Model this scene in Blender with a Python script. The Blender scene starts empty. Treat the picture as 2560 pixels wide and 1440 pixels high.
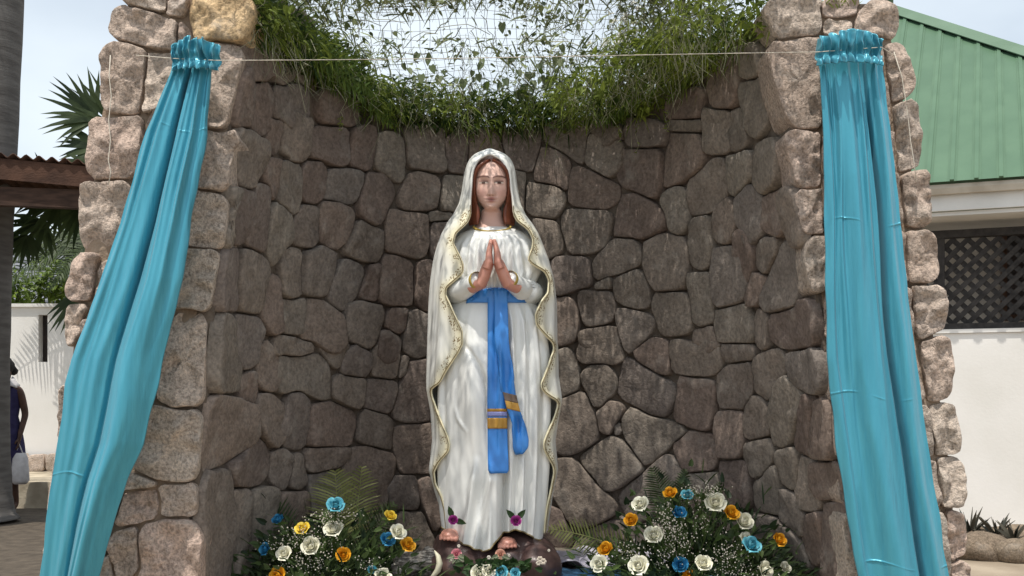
import bpy, bmesh, math, random
import numpy as np
from mathutils import Vector, noise as mn

# ------------------------------------------------------------------ camera, sky, sun, exposure
sc = bpy.context.scene
C = sc.collection
F, HZ, CAMZ = 2800.0, 985.0, 1.3          # focal length in photo pixels, horizon row, eye height

cam = bpy.data.cameras.new("camera")
cam.sensor_width = 36.0
cam.lens = 36.0 * F / 2560.0
cam.shift_y = (HZ - 720.0) / 2560.0
cam.clip_end = 2000.0
camo = bpy.data.objects.new("camera", cam)
C.objects.link(camo)
camo.location = (0, 0, CAMZ)
camo.rotation_euler = (math.radians(90), 0, 0)
sc.camera = camo

SUN_EL, SUN_AZ = 71.0, 204.0              # azimuth: clockwise from +Y, the sun is behind the camera on the left
SUN_STRENGTH, SKY_STRENGTH = 4.2, 0.145
el, az = math.radians(SUN_EL), math.radians(SUN_AZ)
sd = Vector((math.sin(az) * math.cos(el), math.cos(az) * math.cos(el), math.sin(el)))
w = bpy.data.worlds.new("World")
sc.world = w
w.use_nodes = True
nt = w.node_tree
nt.nodes.clear()
wo = nt.nodes.new("ShaderNodeOutputWorld")
bg = nt.nodes.new("ShaderNodeBackground")
sky = nt.nodes.new("ShaderNodeTexSky")
sky.sky_type = 'NISHITA'
sky.sun_disc = False
sky.sun_elevation = el
sky.sun_rotation = az
sky.air_density = 1.0
sky.dust_density = 4.0
sky.ozone_density = 1.0
tc = nt.nodes.new("ShaderNodeTexCoord")
mp = nt.nodes.new("ShaderNodeMapping")
mp.inputs['Scale'].default_value = (1.0, 1.0, 2.2)
no = nt.nodes.new("ShaderNodeTexNoise")
no.inputs['Scale'].default_value = 2.2
no.inputs['Detail'].default_value = 5.0
cr = nt.nodes.new("ShaderNodeValToRGB")
cr.color_ramp.elements[0].position = 0.30
cr.color_ramp.elements[0].color = (0.45, 0.45, 0.45, 1)
cr.color_ramp.elements[1].position = 0.68
cr.color_ramp.elements[1].color = (0.95, 0.95, 0.95, 1)
mx = nt.nodes.new("ShaderNodeMixRGB")
mx.inputs['Color2'].default_value = (6.9, 7.6, 8.1, 1)      # bright thin cloud, in the units of the sky texture
L = nt.links.new
L(tc.outputs['Generated'], mp.inputs['Vector']); L(mp.outputs['Vector'], no.inputs['Vector'])
L(no.outputs['Fac'], cr.inputs['Fac']); L(cr.outputs['Color'], mx.inputs['Fac'])
L(sky.outputs['Color'], mx.inputs['Color1']); L(mx.outputs['Color'], bg.inputs['Color'])
bg.inputs['Strength'].default_value = SKY_STRENGTH
L(bg.outputs['Background'], wo.inputs['Surface'])
sl = bpy.data.lights.new("sun", 'SUN')
sl.energy = SUN_STRENGTH
sl.angle = math.radians(0.5)
sl.color = (1.0, 0.95, 0.87)
slo = bpy.data.objects.new("sun", sl)
C.objects.link(slo)
slo.rotation_euler = (-sd).to_track_quat('-Z', 'Y').to_euler()
slo.location = sd * 30
sc.view_settings.view_transform = 'Standard'
sc.view_settings.look = 'None'
sc.view_settings.exposure = 0.0
sc.view_settings.gamma = 1.0
sc.view_settings.use_curve_mapping = False

rnd = random.Random(7)
PI = math.pi


def P(px, py, Y):
    return Vector(((px - 1280.0) / F * Y, Y, CAMZ + (HZ - py) / F * Y))


def lerp(a, b, t):
    return a + (b - a) * t


def interp(tab, v):
    return float(np.interp(v, [a for a, _ in tab], [b for _, b in tab]))


# ------------------------------------------------------------------ mesh helpers
class MB:
    def __init__(s):
        s.v, s.f, s.c = [], [], []

    def add(s, v, f, col=None):
        n = len(s.v)
        s.v += [tuple(p) for p in v]
        s.f += [tuple(i + n for i in q) for q in f]
        if col is not None:
            s.c += [col] * len(f)

    def box(s, lo, hi):
        x0, y0, z0 = lo
        x1, y1, z1 = hi
        s.add([(x0, y0, z0), (x1, y0, z0), (x1, y1, z0), (x0, y1, z0), (x0, y0, z1), (x1, y0, z1), (x1, y1, z1), (x0, y1, z1)],
              [(3, 2, 1, 0), (4, 5, 6, 7), (0, 1, 5, 4), (1, 2, 6, 5), (2, 3, 7, 6), (3, 0, 4, 7)])

    def obox(s, o, ax, ay, az_):
        o, ax, ay, az_ = Vector(o), Vector(ax), Vector(ay), Vector(az_)
        p = [o, o + ax, o + ax + ay, o + ay]
        s.add(p + [q + az_ for q in p], [(3, 2, 1, 0), (4, 5, 6, 7), (0, 1, 5, 4), (1, 2, 6, 5), (2, 3, 7, 6), (3, 0, 4, 7)])

    def tube(s, pts, rad, n=6, cap=True, col=None, squash=None):
        pts = [Vector(p) for p in pts]
        m = len(pts)
        if not hasattr(rad, '__len__'):
            rad = [rad] * m
        vs, fs = [], []
        for i in range(m):
            t = (pts[min(i + 1, m - 1)] - pts[max(i - 1, 0)])
            t = t.normalized() if t.length > 1e-9 else Vector((0, 0, 1))
            up = Vector((0, 1, 0)) if abs(t.y) < 0.9 else Vector((1, 0, 0))
            a = t.cross(up).normalized()
            b = t.cross(a).normalized()
            for k in range(n):
                g = 2 * PI * k / n
                q = squash or 1.0
                vs.append(pts[i] + (a * math.cos(g) + b * math.sin(g) * q) * rad[i])
        for i in range(m - 1):
            for k in range(n):
                k2 = (k + 1) % n
                fs.append((i * n + k, i * n + k2, (i + 1) * n + k2, (i + 1) * n + k))
        if cap:
            fs.append(tuple(range(n - 1, -1, -1)))
            fs.append(tuple((m - 1) * n + k for k in range(n)))
        s.add(vs, fs, col)

    def ball(s, c, r, nu=10, nv=7, sq=(1, 1, 1), col=None):
        c = Vector(c)
        vs = [c + Vector((0, 0, r * sq[2]))]
        for j in range(1, nv):
            ph = PI * j / nv
            for i in range(nu):
                th = 2 * PI * i / nu
                vs.append(c + Vector((math.cos(th) * math.sin(ph) * r * sq[0], math.sin(th) * math.sin(ph) * r * sq[1], math.cos(ph) * r * sq[2])))
        vs.append(c - Vector((0, 0, r * sq[2])))
        fs = []
        for i in range(nu):
            fs.append((0, 1 + i, 1 + (i + 1) % nu))
            for j in range(nv - 2):
                a = 1 + j * nu
                fs.append((a + i, a + nu + i, a + nu + (i + 1) % nu, a + (i + 1) % nu))
            a = 1 + (nv - 2) * nu
            fs.append((a + i, len(vs) - 1, a + (i + 1) % nu))
        s.add(vs, fs, col)

    def grid(s, rows, closed=False):
        n = len(rows[0])
        vs = [p for r in rows for p in r]
        fs = []
        for i in range(len(rows) - 1):
            for k in range(n if closed else n - 1):
                k2 = (k + 1) % n
                fs.append((i * n + k, i * n + k2, (i + 1) * n + k2, (i + 1) * n + k))
        s.add(vs, fs)

    def mesh(s, name, mat=None, smooth=False, recalc=False):
        me = bpy.data.meshes.new(name)
        me.from_pydata(s.v, [], s.f)
        if mat:
            for m in (mat if isinstance(mat, (list, tuple)) else [mat]):
                me.materials.append(m)
        if s.c and len(s.c) == len(s.f):
            at = me.color_attributes.new("tint", 'FLOAT_COLOR', 'CORNER')
            lens = [len(f) for f in s.f]
            arr = np.repeat(np.array([(c, c, c, 1.0) if not hasattr(c, '__len__') else (*c, 1.0) for c in s.c], dtype=np.float32), lens, axis=0)
            at.data.foreach_set("color", arr.ravel())
        if recalc:
            bm = bmesh.new()
            bm.from_mesh(me)
            bmesh.ops.recalc_face_normals(bm, faces=bm.faces)
            bm.to_mesh(me)
            bm.free()
        if smooth:
            me.polygons.foreach_set("use_smooth", [True] * len(me.polygons))
        me.update()
        return me

    def build(s, name, mat=None, parent=None, smooth=False, recalc=False, centre=False, kind=None, label=None):
        off = Vector((0, 0, 0))
        if centre and s.v:
            off = Vector(np.mean(np.array(s.v), axis=0))
            s.v = [tuple(Vector(p) - off) for p in s.v]
        o = bpy.data.objects.new(name, s.mesh(name, mat, smooth, recalc))
        C.objects.link(o)
        o.location = off
        if parent:
            o.parent = parent
            o.location = off - world_loc(parent)
        if kind:
            o['kind'] = kind
        if label:
            o['label'] = label
        return o


def world_loc(o):
    p = Vector(o.location)
    while o.parent:
        o = o.parent
        p += Vector(o.location)
    return p


def rebase(o):
    return o


def thing(name, label, cat, loc=(0, 0, 0), group=None, kind=None):
    o = bpy.data.objects.new(name, None)
    o.empty_display_size = 0.1
    C.objects.link(o)
    o.location = loc
    tag(o, label, cat, group, kind)
    return o


def tag(o, label, cat=None, group=None, kind=None):
    o['label'] = label
    if cat:
        o['category'] = cat
    if group:
        o['group'] = group
    if kind:
        o['kind'] = kind
    return o


def solidify(o, t, off=0.0):
    m = o.modifiers.new("thickness", 'SOLIDIFY')
    m.thickness = t
    m.offset = off
    return o


# ------------------------------------------------------------------ material helpers
def nodes(name):
    m = bpy.data.materials.new(name)
    m.use_nodes = True
    t = m.node_tree
    b = t.nodes['Principled BSDF']
    return m, t, b


def N(t, kind, **kw):
    n = t.nodes.new(kind)
    for k, v in kw.items():
        if k.startswith('i_'):
            n.inputs[k[2:].replace('_', ' ')].default_value = v
        else:
            setattr(n, k, v)
    return n


def ramp(t, stops):
    r = N(t, "ShaderNodeValToRGB")
    e = r.color_ramp.elements
    while len(e) < len(stops):
        e.new(0.5)
    for q, (p, c) in zip(e, stops):
        q.position = p
        q.color = (*c, 1) if len(c) == 3 else c
    return r


def mat(name, c1, c2=None, scale=8.0, rough=0.8, bump=0.0, bscale=30.0, spec=0.3, detail=5.0, stretch=(1, 1, 1), lo=0.35, hi=0.65):
    m, t, b = nodes(name)
    b.inputs['Roughness'].default_value = rough
    b.inputs['Specular IOR Level'].default_value = spec
    co = N(t, "ShaderNodeTexCoord")
    ma = N(t, "ShaderNodeMapping")
    ma.inputs['Scale'].default_value = stretch
    t.links.new(co.outputs['Object'], ma.inputs['Vector'])
    n1 = N(t, "ShaderNodeTexNoise", i_Scale=scale, i_Detail=detail)
    t.links.new(ma.outputs['Vector'], n1.inputs['Vector'])
    r = ramp(t, [(lo, c1), (hi, c2 or c1)])
    t.links.new(n1.outputs['Fac'], r.inputs['Fac'])
    t.links.new(r.outputs['Color'], b.inputs['Base Color'])
    if bump:
        n2 = N(t, "ShaderNodeTexNoise", i_Scale=bscale, i_Detail=6.0)
        t.links.new(ma.outputs['Vector'], n2.inputs['Vector'])
        bp = N(t, "ShaderNodeBump", i_Strength=bump, i_Distance=0.02)
        t.links.new(n2.outputs['Fac'], bp.inputs['Height'])
        t.links.new(bp.outputs['Normal'], b.inputs['Normal'])
    return m


def leafmat(name, c1, c2, rough=0.55, trans=0.25):
    """leaf colour runs from c1 to c2 by the per-leaf tint attribute"""
    m, t, b = nodes(name)
    at = N(t, "ShaderNodeAttribute", attribute_name="tint")
    r = ramp(t, [(0.0, c1), (1.0, c2)])
    t.links.new(at.outputs['Fac'], r.inputs['Fac'])
    t.links.new(r.outputs['Color'], b.inputs['Base Color'])
    b.inputs['Roughness'].default_value = rough
    b.inputs['Specular IOR Level'].default_value = 0.3
    tr = N(t, "ShaderNodeBsdfTranslucent")
    t.links.new(r.outputs['Color'], tr.inputs['Color'])
    mxs = N(t, "ShaderNodeMixShader")
    mxs.inputs['Fac'].default_value = trans
    out = t.nodes['Material Output']
    t.links.new(b.outputs['BSDF'], mxs.inputs[1])
    t.links.new(tr.outputs['BSDF'], mxs.inputs[2])
    t.links.new(mxs.outputs['Shader'], out.inputs['Surface'])
    return m


def stonemat(name, cols, bump=0.6, speck=0.5, fine=90.0, dist=.03, dust=.45):
    m, t, b = nodes(name)
    b.inputs['Roughness'].default_value = 0.9
    b.inputs['Specular IOR Level'].default_value = 0.2
    oi = N(t, "ShaderNodeObjectInfo")
    co = N(t, "ShaderNodeTexCoord")
    ad = N(t, "ShaderNodeVectorMath", operation='ADD')
    sc_ = N(t, "ShaderNodeMath", operation='MULTIPLY')
    sc_.inputs[1].default_value = 37.0
    t.links.new(oi.outputs['Random'], sc_.inputs[0])
    t.links.new(co.outputs['Object'], ad.inputs[0])
    t.links.new(sc_.outputs[0], ad.inputs[1])
    base = ramp(t, [(i / (len(cols) - 1), c) for i, c in enumerate(cols)])
    base.color_ramp.interpolation = 'LINEAR'
    t.links.new(oi.outputs['Random'], base.inputs['Fac'])
    n1 = N(t, "ShaderNodeTexNoise", i_Scale=9.0, i_Detail=6.0, i_Roughness=0.65)
    n2 = N(t, "ShaderNodeTexNoise", i_Scale=fine, i_Detail=4.0, i_Roughness=0.7)
    n3 = N(t, "ShaderNodeTexVoronoi", i_Scale=fine * 1.3)
    for n in (n1, n2, n3):
        t.links.new(ad.outputs[0], n.inputs['Vector'])
    r1 = ramp(t, [(0.28, (0.76, 0.74, 0.72)), (0.72, (1.24, 1.22, 1.19))])
    t.links.new(n1.outputs['Fac'], r1.inputs['Fac'])
    r2 = ramp(t, [(0.36, (1 - speck, 1 - speck, 1 - speck)), (0.5, (1, 1, 1)), (0.66, (1 + speck, 1 + speck * 0.95, 1 + speck * 0.9))])
    t.links.new(n2.outputs['Fac'], r2.inputs['Fac'])
    m1 = N(t, "ShaderNodeMixRGB", blend_type='MULTIPLY')
    m1.inputs['Fac'].default_value = 1.0
    m2 = N(t, "ShaderNodeMixRGB", blend_type='MULTIPLY')
    m2.inputs['Fac'].default_value = 1.0
    t.links.new(base.outputs['Color'], m1.inputs['Color1'])
    t.links.new(r1.outputs['Color'], m1.inputs['Color2'])
    t.links.new(m1.outputs['Color'], m2.inputs['Color1'])
    t.links.new(r2.outputs['Color'], m2.inputs['Color2'])
    n5 = N(t, "ShaderNodeTexNoise", i_Scale=7.0, i_Detail=5.0, i_Roughness=0.7)
    t.links.new(ad.outputs[0], n5.inputs['Vector'])
    r5 = ramp(t, [(0.54, (0, 0, 0)), (0.74, (dust, dust, dust))])
    t.links.new(n5.outputs['Fac'], r5.inputs['Fac'])
    m3 = N(t, "ShaderNodeMixRGB")
    m3.inputs['Color2'].default_value = (0.46, 0.42, 0.37, 1)
    t.links.new(r5.outputs['Color'], m3.inputs['Fac'])
    t.links.new(m2.outputs['Color'], m3.inputs['Color1'])
    t.links.new(m3.outputs['Color'], b.inputs['Base Color'])
    a1 = N(t, "ShaderNodeMath", operation='ADD')
    a2 = N(t, "ShaderNodeMath", operation='MULTIPLY')
    a2.inputs[1].default_value = 0.35
    n4 = N(t, "ShaderNodeTexNoise", noise_type='RIDGED_MULTIFRACTAL', i_Scale=7.0, i_Detail=6.0, i_Roughness=0.55)
    t.links.new(ad.outputs[0], n4.inputs['Vector'])
    t.links.new(n2.outputs['Fac'], a2.inputs[0])
    t.links.new(n4.outputs['Fac'], a1.inputs[0])
    t.links.new(a2.outputs[0], a1.inputs[1])
    bp = N(t, "ShaderNodeBump", i_Strength=bump, i_Distance=dist)
    t.links.new(a1.outputs[0], bp.inputs['Height'])
    t.links.new(bp.outputs['Normal'], b.inputs['Normal'])
    return m


M = {}
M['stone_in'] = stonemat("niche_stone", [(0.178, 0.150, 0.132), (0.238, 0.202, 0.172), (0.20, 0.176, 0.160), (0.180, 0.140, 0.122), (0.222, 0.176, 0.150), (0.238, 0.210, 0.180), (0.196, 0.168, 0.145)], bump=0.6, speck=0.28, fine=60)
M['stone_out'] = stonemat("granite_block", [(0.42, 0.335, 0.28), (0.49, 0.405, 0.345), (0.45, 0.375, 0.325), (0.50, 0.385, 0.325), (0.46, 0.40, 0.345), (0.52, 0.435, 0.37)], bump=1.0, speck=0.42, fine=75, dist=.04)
M['stone_tan'] = stonemat("tan_granite", [(0.50, 0.36, 0.21), (0.52, 0.39, 0.24)], bump=0.9, speck=0.5, fine=52, dist=.04)
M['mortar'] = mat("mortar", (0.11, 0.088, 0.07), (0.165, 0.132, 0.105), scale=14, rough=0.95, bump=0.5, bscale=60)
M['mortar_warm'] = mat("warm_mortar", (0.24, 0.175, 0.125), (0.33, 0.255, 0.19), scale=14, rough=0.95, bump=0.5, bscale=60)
M['leaf'] = leafmat("garland_leaf", (0.024, 0.055, 0.010), (0.29, 0.36, 0.06), trans=.45)
M['vine'] = leafmat("vine_leaf", (0.05, 0.075, 0.03), (0.30, 0.34, 0.16), trans=0.15)
M['dry'] = leafmat("dry_stem", (0.16, 0.16, 0.10), (0.42, 0.41, 0.28), trans=0.2)
M['wire'] = mat("wire", (0.10, 0.105, 0.11), (0.2, 0.2, 0.2), rough=0.5, spec=0.5)
M['rope'] = mat("rope", (0.55, 0.50, 0.42), (0.7, 0.64, 0.54), scale=200, rough=0.9)

# ------------------------------------------------------------------ ground and platform
M['ground'] = mat("sandy_ground", (0.20, 0.155, 0.11), (0.34, 0.28, 0.21), scale=1.5, rough=0.95, bump=0.4, bscale=25, detail=8)
b = MB()
b.add([(-80, -10, 0), (80, -10, 0), (80, 400, 0), (-80, 400, 0)], [(0, 1, 2, 3)])
g = b.build("ground", M['ground'], kind='structure')
tag(g, "sandy brown ground around the stone grotto", kind='structure')

M['earth'] = mat("shade_tinted_earth", (0.055, 0.043, 0.031), (0.095, 0.075, 0.055), scale=9, rough=.95, bump=.4, bscale=25, detail=8)  # earth colour darkened to paint in the shelter roof's shade
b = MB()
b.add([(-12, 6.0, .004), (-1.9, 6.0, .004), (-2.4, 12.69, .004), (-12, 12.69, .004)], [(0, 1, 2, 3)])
tag(b.build("ground_shade", M['earth'], kind='structure'), "dark ground patch standing in for the shelter shade left of the grotto", kind='structure')

# ------------------------------------------------------------------ the grotto wall
Y0, BD, ZTOP, ZF = 4.45, 1.42, 2.85, 0.50


def a_l(z):
    return 1.256 - 0.0873 * (z - 0.577)


def a_r(z):
    return 1.36 - 0.154 * (z - 0.577)


def wall_pt(th, z, off=0.0):
    """point of the niche's inner face; th runs from 0 (right front) over the back to pi (left front); off > 0 is towards the room"""
    c, s = math.cos(th), math.sin(th)
    a = a_r(z) * max(c, 0.0) ** 0.0 if c >= 0 else a_l(z)
    x, y = a * c, Y0 + BD * s
    nx, ny = -c / a, -s / BD
    l = math.hypot(nx, ny)
    return Vector((x + nx / l * off, y + ny / l * off, z))


def unproj(px, py):
    kx, kz = (px - 1280.0) / F, (HZ - py) / F
    lo, hi = Y0, Y0 + BD

    def f(Y):
        x, z = kx * Y, CAMZ + kz * Y
        a = a_r(z) if x >= 0 else a_l(z)
        return (x / a) ** 2 + ((Y - Y0) / BD) ** 2 - 1
    if f(lo) > 0:
        return (0.02 if kx > 0 else PI - 0.02), CAMZ + kz * Y0
    for _ in range(40):
        mid = 0.5 * (lo + hi)
        if f(mid) > 0:
            hi = mid
        else:
            lo = mid
    Y = 0.5 * (lo + hi)
    x, z = kx * Y, CAMZ + kz * Y
    a = a_r(z) if x >= 0 else a_l(z)
    return math.atan2((Y - Y0) / BD, x / a), z


def parse(txt, ox, oy, s):
    out = []
    for ln in txt.strip().splitlines():
        ln = ln.split('#')[0].strip()
        if ln:
            out.append([(ox + float(p.split(',')[0]) / s, oy + float(p.split(',')[1]) / s) for p in ln.split()])
    return out


# outlines of the stones one can tell apart, read off the wall
NICHE = parse("""
270,60 330,60 400,130 420,250 360,300 340,390 280,390
440,0 540,0 530,90 510,170 480,180 430,150
540,0 700,0 690,200 650,240 590,250 570,180 530,160
690,60 930,60 920,260 880,275 800,250 690,215
945,60 1090,80 1080,250 1045,300 990,290 935,260
1100,100 1260,140 1275,360 1240,375 1100,300 1085,260
1285,70 1500,80 1520,310 1400,300 1295,290
810,305 1000,310 1010,380 970,490 900,490 780,460 795,380
680,260 780,255 800,320 780,440 730,490 650,470 640,330
500,280 640,270 640,470 620,560 580,560 490,470
420,260 500,270 490,440 450,480 440,390 420,380
360,410 440,400 440,600 420,770 400,790 300,700 350,560
260,420 340,460 350,560 300,720 230,730 215,560
190,440 255,440 215,560 215,720 160,780 150,700
1050,320 1160,320 1200,380 1195,440 1160,500 1100,640 1010,590 980,540 1000,430
1290,330 1340,310 1460,350 1480,380 1470,520 1400,540 1255,520 1260,430
460,500 570,580 590,690 560,740 460,860 440,780 440,620
640,520 740,540 740,720 700,770 600,720 600,620
770,500 860,500 960,570 960,640 920,740 860,750 750,720 745,560
980,610 1140,670 1140,740 1100,850 1000,820 900,790 920,720
1180,560 1240,570 1400,580 1410,740 1380,810 1330,820 1160,780 1170,650
540,790 660,790 650,900 640,1040 580,1060 520,1040 530,900
670,790 750,770 850,830 850,900 810,1060 650,1030 660,900
870,870 900,850 1030,900 1010,990 930,1140 900,1150 810,1080 830,960
1050,890 1110,870 1100,1080 1010,1060 1000,1020
1160,820 1240,820 1320,870 1320,990 1300,1110 1110,1080 1110,960
1350,870 1440,850 1430,1000 1410,1150 1330,1080 1340,980
460,950 520,960 510,1080 520,1250 470,1280 400,1160 430,1050
290,800 400,820 440,880 440,950 390,1160 270,1130 265,950
200,790 270,790 270,900 250,1130 100,1140 80,1000 130,830
520,1080 600,1100 660,1080 640,1280 600,1290 530,1270
700,1090 780,1080 900,1180 900,1260 900,1360 800,1390 720,1330 640,1310 660,1180
930,1120 980,1090 1120,1130 1130,1200 1090,1360 1040,1370 930,1310 900,1230
1190,1150 1280,1140 1270,1250 1230,1280 1150,1240
1110,1270 1160,1260 1240,1320 1240,1420 1220,1440 1110,1400
1290,1170 1330,1150 1430,1200 1430,1400 1350,1430 1270,1380 1270,1280
480,1300 620,1310 720,1340 720,1400 620,1420 480,1400
""", 480, 300, 2.4)
NICHE += parse("""
518,785 584,797 582,880 597,920 597,972 520,980 505,950 505,830
584,792 638,796 647,825 640,860 635,905 600,925 584,880
""", 0, 0, 1)
NICHE += parse("""
285,200 380,180 395,270 380,370 280,340
400,30 450,0 520,60 520,240 480,300 395,250 385,120
520,70 640,80 780,60 840,120 850,220 840,340 790,345 640,280 520,300 510,200
780,0 960,0 940,60 900,150 840,110
940,40 1000,10 1110,70 1110,130 1060,210 920,190 910,130
1120,50 1150,0 1280,10 1280,80 1265,210 1110,190
1290,80 1335,90 1320,190 1275,210
1340,110 1470,95 1465,250 1490,400 1490,465 1380,480 1240,440 1240,380 1300,230
900,190 1070,215 1070,290 1040,400 1020,400 860,330 860,250
1085,225 1260,240 1260,300 1220,400 1210,440 1050,390 1070,290
1060,400 1200,440 1230,500 1230,650 1015,600 1040,470
1240,530 1350,520 1480,490 1500,560 1490,780 1290,805 1260,680 1235,620
390,310 480,320 560,380 560,600 490,640 400,540 380,440
590,310 640,300 720,360 720,480 700,640 560,630 550,520 560,400
720,380 850,360 1020,430 1020,480 990,620 930,640 700,640 710,540
50,420 100,320 270,350 380,380 380,580 340,640 200,740 60,790 40,680
390,590 480,660 470,800 400,860 320,880 240,880 220,740
485,680 560,660 610,700 600,800 550,900 500,880 480,800
620,690 680,700 690,860 640,900 590,880 600,790
700,650 820,640 960,640 960,700 900,760 740,800 700,760
980,650 1060,640 1250,690 1250,760 1200,1020 1060,1040 940,900 920,760
1240,820 1380,820 1395,880 1390,1030 1215,1000 1215,900
1400,850 1470,830 1530,930 1560,1000 1560,1080 1500,1160 1470,1100 1410,930
1290,1050 1420,1045 1470,1180 1500,1290 1440,1290 1280,1200
1000,1080 1180,1060 1180,1150 1280,1200 1270,1290 1000,1290
100,800 230,770 240,900 230,1200 200,1440 60,1440 50,1080 60,900
240,910 340,900 350,1060 320,1300 220,1440 230,1150
360,920 500,900 510,1050 480,1250 340,1300 350,1080
520,930 700,920 710,1100 700,1250 520,1250 510,1080
720,820 900,780 920,900 930,1050 720,1080
260,1320 480,1300 700,1270 700,1440 240,1440
720,1100 980,1080 980,1290 720,1260
1560,1100 1720,1000 1760,1250 1700,1300 1540,1300
""", 480, 860, 2.483)
NICHE += parse("""
510,250 700,210 720,300 690,540 560,510 520,400
720,215 950,215 1010,330 1000,520 720,500
1030,200 1340,180 1350,250 1290,480 1270,510 1130,490 1050,340
1380,150 1740,120 1760,220 1720,440 1580,370 1380,250
1350,310 1450,320 1590,400 1610,540 1580,690 1530,640 1290,590 1300,480
510,560 670,550 680,760 600,850 480,860 480,700
1130,510 1210,520 1200,760 1190,870 1140,840
1230,610 1480,640 1570,720 1540,830 1480,900 1220,840
410,950 560,945 560,1200 420,1260 380,1100
380,870 560,860 570,930 380,940
1290,950 1490,960 1530,1100 1520,1200 1410,1230 1330,1050
""", 960, 280, 3.428)
NICHE += parse("""
155,290 190,295 340,360 430,400 425,470 350,520 130,500 130,400
90,545 380,565 400,600 340,760 130,795 80,640
250,80 460,130 415,330 380,345 235,250
430,180 690,185 690,440 660,455 480,400 415,340
470,30 720,50 715,140 620,160 490,160 470,100
260,60 460,60 455,115 380,125 270,90
445,455 540,455 700,560 710,640 580,700 400,690 410,600
730,85 930,100 960,230 930,290 700,410 720,250
740,0 940,0 930,60 740,60
960,-60 1100,-40 1160,130 1080,180 970,190
1100,-40 1180,-60 1200,150 1130,180
50,840 240,840 270,980 60,1030 30,900
270,880 400,730 540,725 560,830 540,870 280,960
300,985 380,950 385,1010 290,1010
400,970 540,910 600,980 610,1110 540,1120 405,1080
185,1040 380,1030 400,1060 405,1190 240,1230 185,1130
60,1090 150,1085 185,1130 170,1320 60,1350
590,750 700,700 820,710 850,780 840,1010 660,1030 610,900
640,1040 850,1040 870,1260 690,1270 640,1140
420,1140 600,1180 635,1210 490,1400 440,1290
190,1280 430,1250 450,1340 430,1360 200,1360
700,460 790,410 830,430 860,570 800,690 750,640 730,570
870,380 1060,230 1090,400 1080,450 1000,540 880,575 860,480
1100,240 1230,200 1240,340 1150,440 1110,440
900,600 985,580 1000,780 985,870 940,900 870,870 860,760
1010,520 1100,470 1150,600 1130,700 1080,740 1000,700
1160,490 1230,380 1300,480 1300,660 1230,750 1160,620
1010,780 1130,760 1220,830 1200,1080 1060,1130 1030,1100 1000,940
860,930 990,910 1010,1210 930,1240 890,1220 860,1040
1140,690 1180,650 1260,780 1250,900 1200,1000 1140,820
1250,200 1370,150 1380,360 1310,450 1250,370
1310,470 1400,440 1430,640 1380,700 1310,640
1420,470 1500,440 1520,700 1480,740 1430,620
1260,760 1380,700 1390,800 1330,920 1260,880
1340,940 1410,750 1470,760 1500,980 1500,1110 1330,1160 1290,1080
1250,920 1320,950 1280,1100 1220,1100
1020,1150 1200,1100 1260,1340 1040,1340
880,1270 1000,1240 1040,1330 1060,1360 880,1350
1350,1170 1600,1110 1640,1340 1350,1320
1270,1150 1340,1180 1340,1340 1270,1340
""", 1370, 300, 2.4)
NICHE += parse("""
70,60 120,25 190,170 190,290 80,330
205,-20 450,-20 480,100 400,120 210,110
270,140 370,130 440,230 430,270 340,390 290,390 210,200
490,90 560,120 800,280 800,340 720,440 640,430 440,310 440,240
560,60 650,0 750,0 760,180 700,170 580,110
770,0 1080,0 1090,130 1040,180 900,190 780,170
830,210 880,220 1040,240 1045,400 1020,530 960,530 810,470 810,340
1060,200 1130,150 1280,120 1280,300 1210,390 1060,390
1090,0 1290,0 1290,90 1110,100
80,350 220,290 290,430 320,580 250,620 100,690 60,620
310,430 380,350 470,410 420,510 390,560 330,530
420,510 450,490 470,540 430,560
470,470 530,400 600,440 700,480 860,520 860,560 790,600 620,750 460,540
200,720 400,575 450,590 600,770 590,790 370,915 330,890
70,730 150,710 430,990 430,1040 320,1110 130,1120 50,930
600,810 770,680 850,780 760,940 520,1130 430,960
790,620 880,545 1050,570 1060,700 1030,780 860,790
1050,420 1220,430 1230,580 1240,640 1190,700 1070,700 1050,560
1290,330 1330,330 1390,440 1390,560 1240,590 1230,470
1310,110 1450,60 1490,160 1440,240 1370,340 1300,280
1520,110 1720,40 1730,260 1650,300 1570,260 1510,180
1450,230 1490,190 1560,270 1600,330 1500,640 1440,640 1400,460
1610,330 1650,310 1660,500 1640,700 1540,640 1560,480
1670,380 1740,370 1780,720 1660,700
1250,620 1400,590 1420,700 1350,820 1290,830 1240,700
1070,740 1240,730 1250,840 1250,1010 1190,1030 1080,900
890,810 1060,800 1080,880 1000,960 880,870
1470,660 1550,640 1570,820 1550,910 1480,860 1450,740
1660,750 1790,740 1820,960 1700,960 1650,880
1580,700 1650,720 1640,880 1700,970 1680,1040 1590,1020 1570,920
1370,800 1440,760 1460,900 1450,1060 1300,1020 1300,860
1460,900 1560,940 1590,1030 1620,1060 1600,1200 1460,1080
1640,1060 1710,1040 1720,1330 1640,1340 1590,1180
1720,1000 1830,980 1870,1240 1870,1440 1740,1440 1720,1300
1280,1060 1450,1090 1590,1220 1630,1350 1560,1400 1300,1330
0,1040 90,1030 120,1130 150,1240 30,1230
170,1250 340,1120 440,1090 500,1180 500,1300 170,1300
450,1070 540,1130 700,1140 740,1300 520,1290
760,960 1000,980 1070,1070 1050,1280 760,1290
1100,1040 1290,1060 1290,1330 1070,1320
""", 1370, 860, 2.483)
NICHE += parse("""
470,30 790,10 790,260 700,200 690,340 540,330 460,200
440,180 540,340 530,780 440,780 390,740 400,420
560,350 690,350 760,500 740,820 640,880 550,800
800,100 960,120 960,300 870,380 810,300
780,420 950,380 1130,480 1130,760 980,760 850,720 770,700
""", 480, 120, 4)
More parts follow.
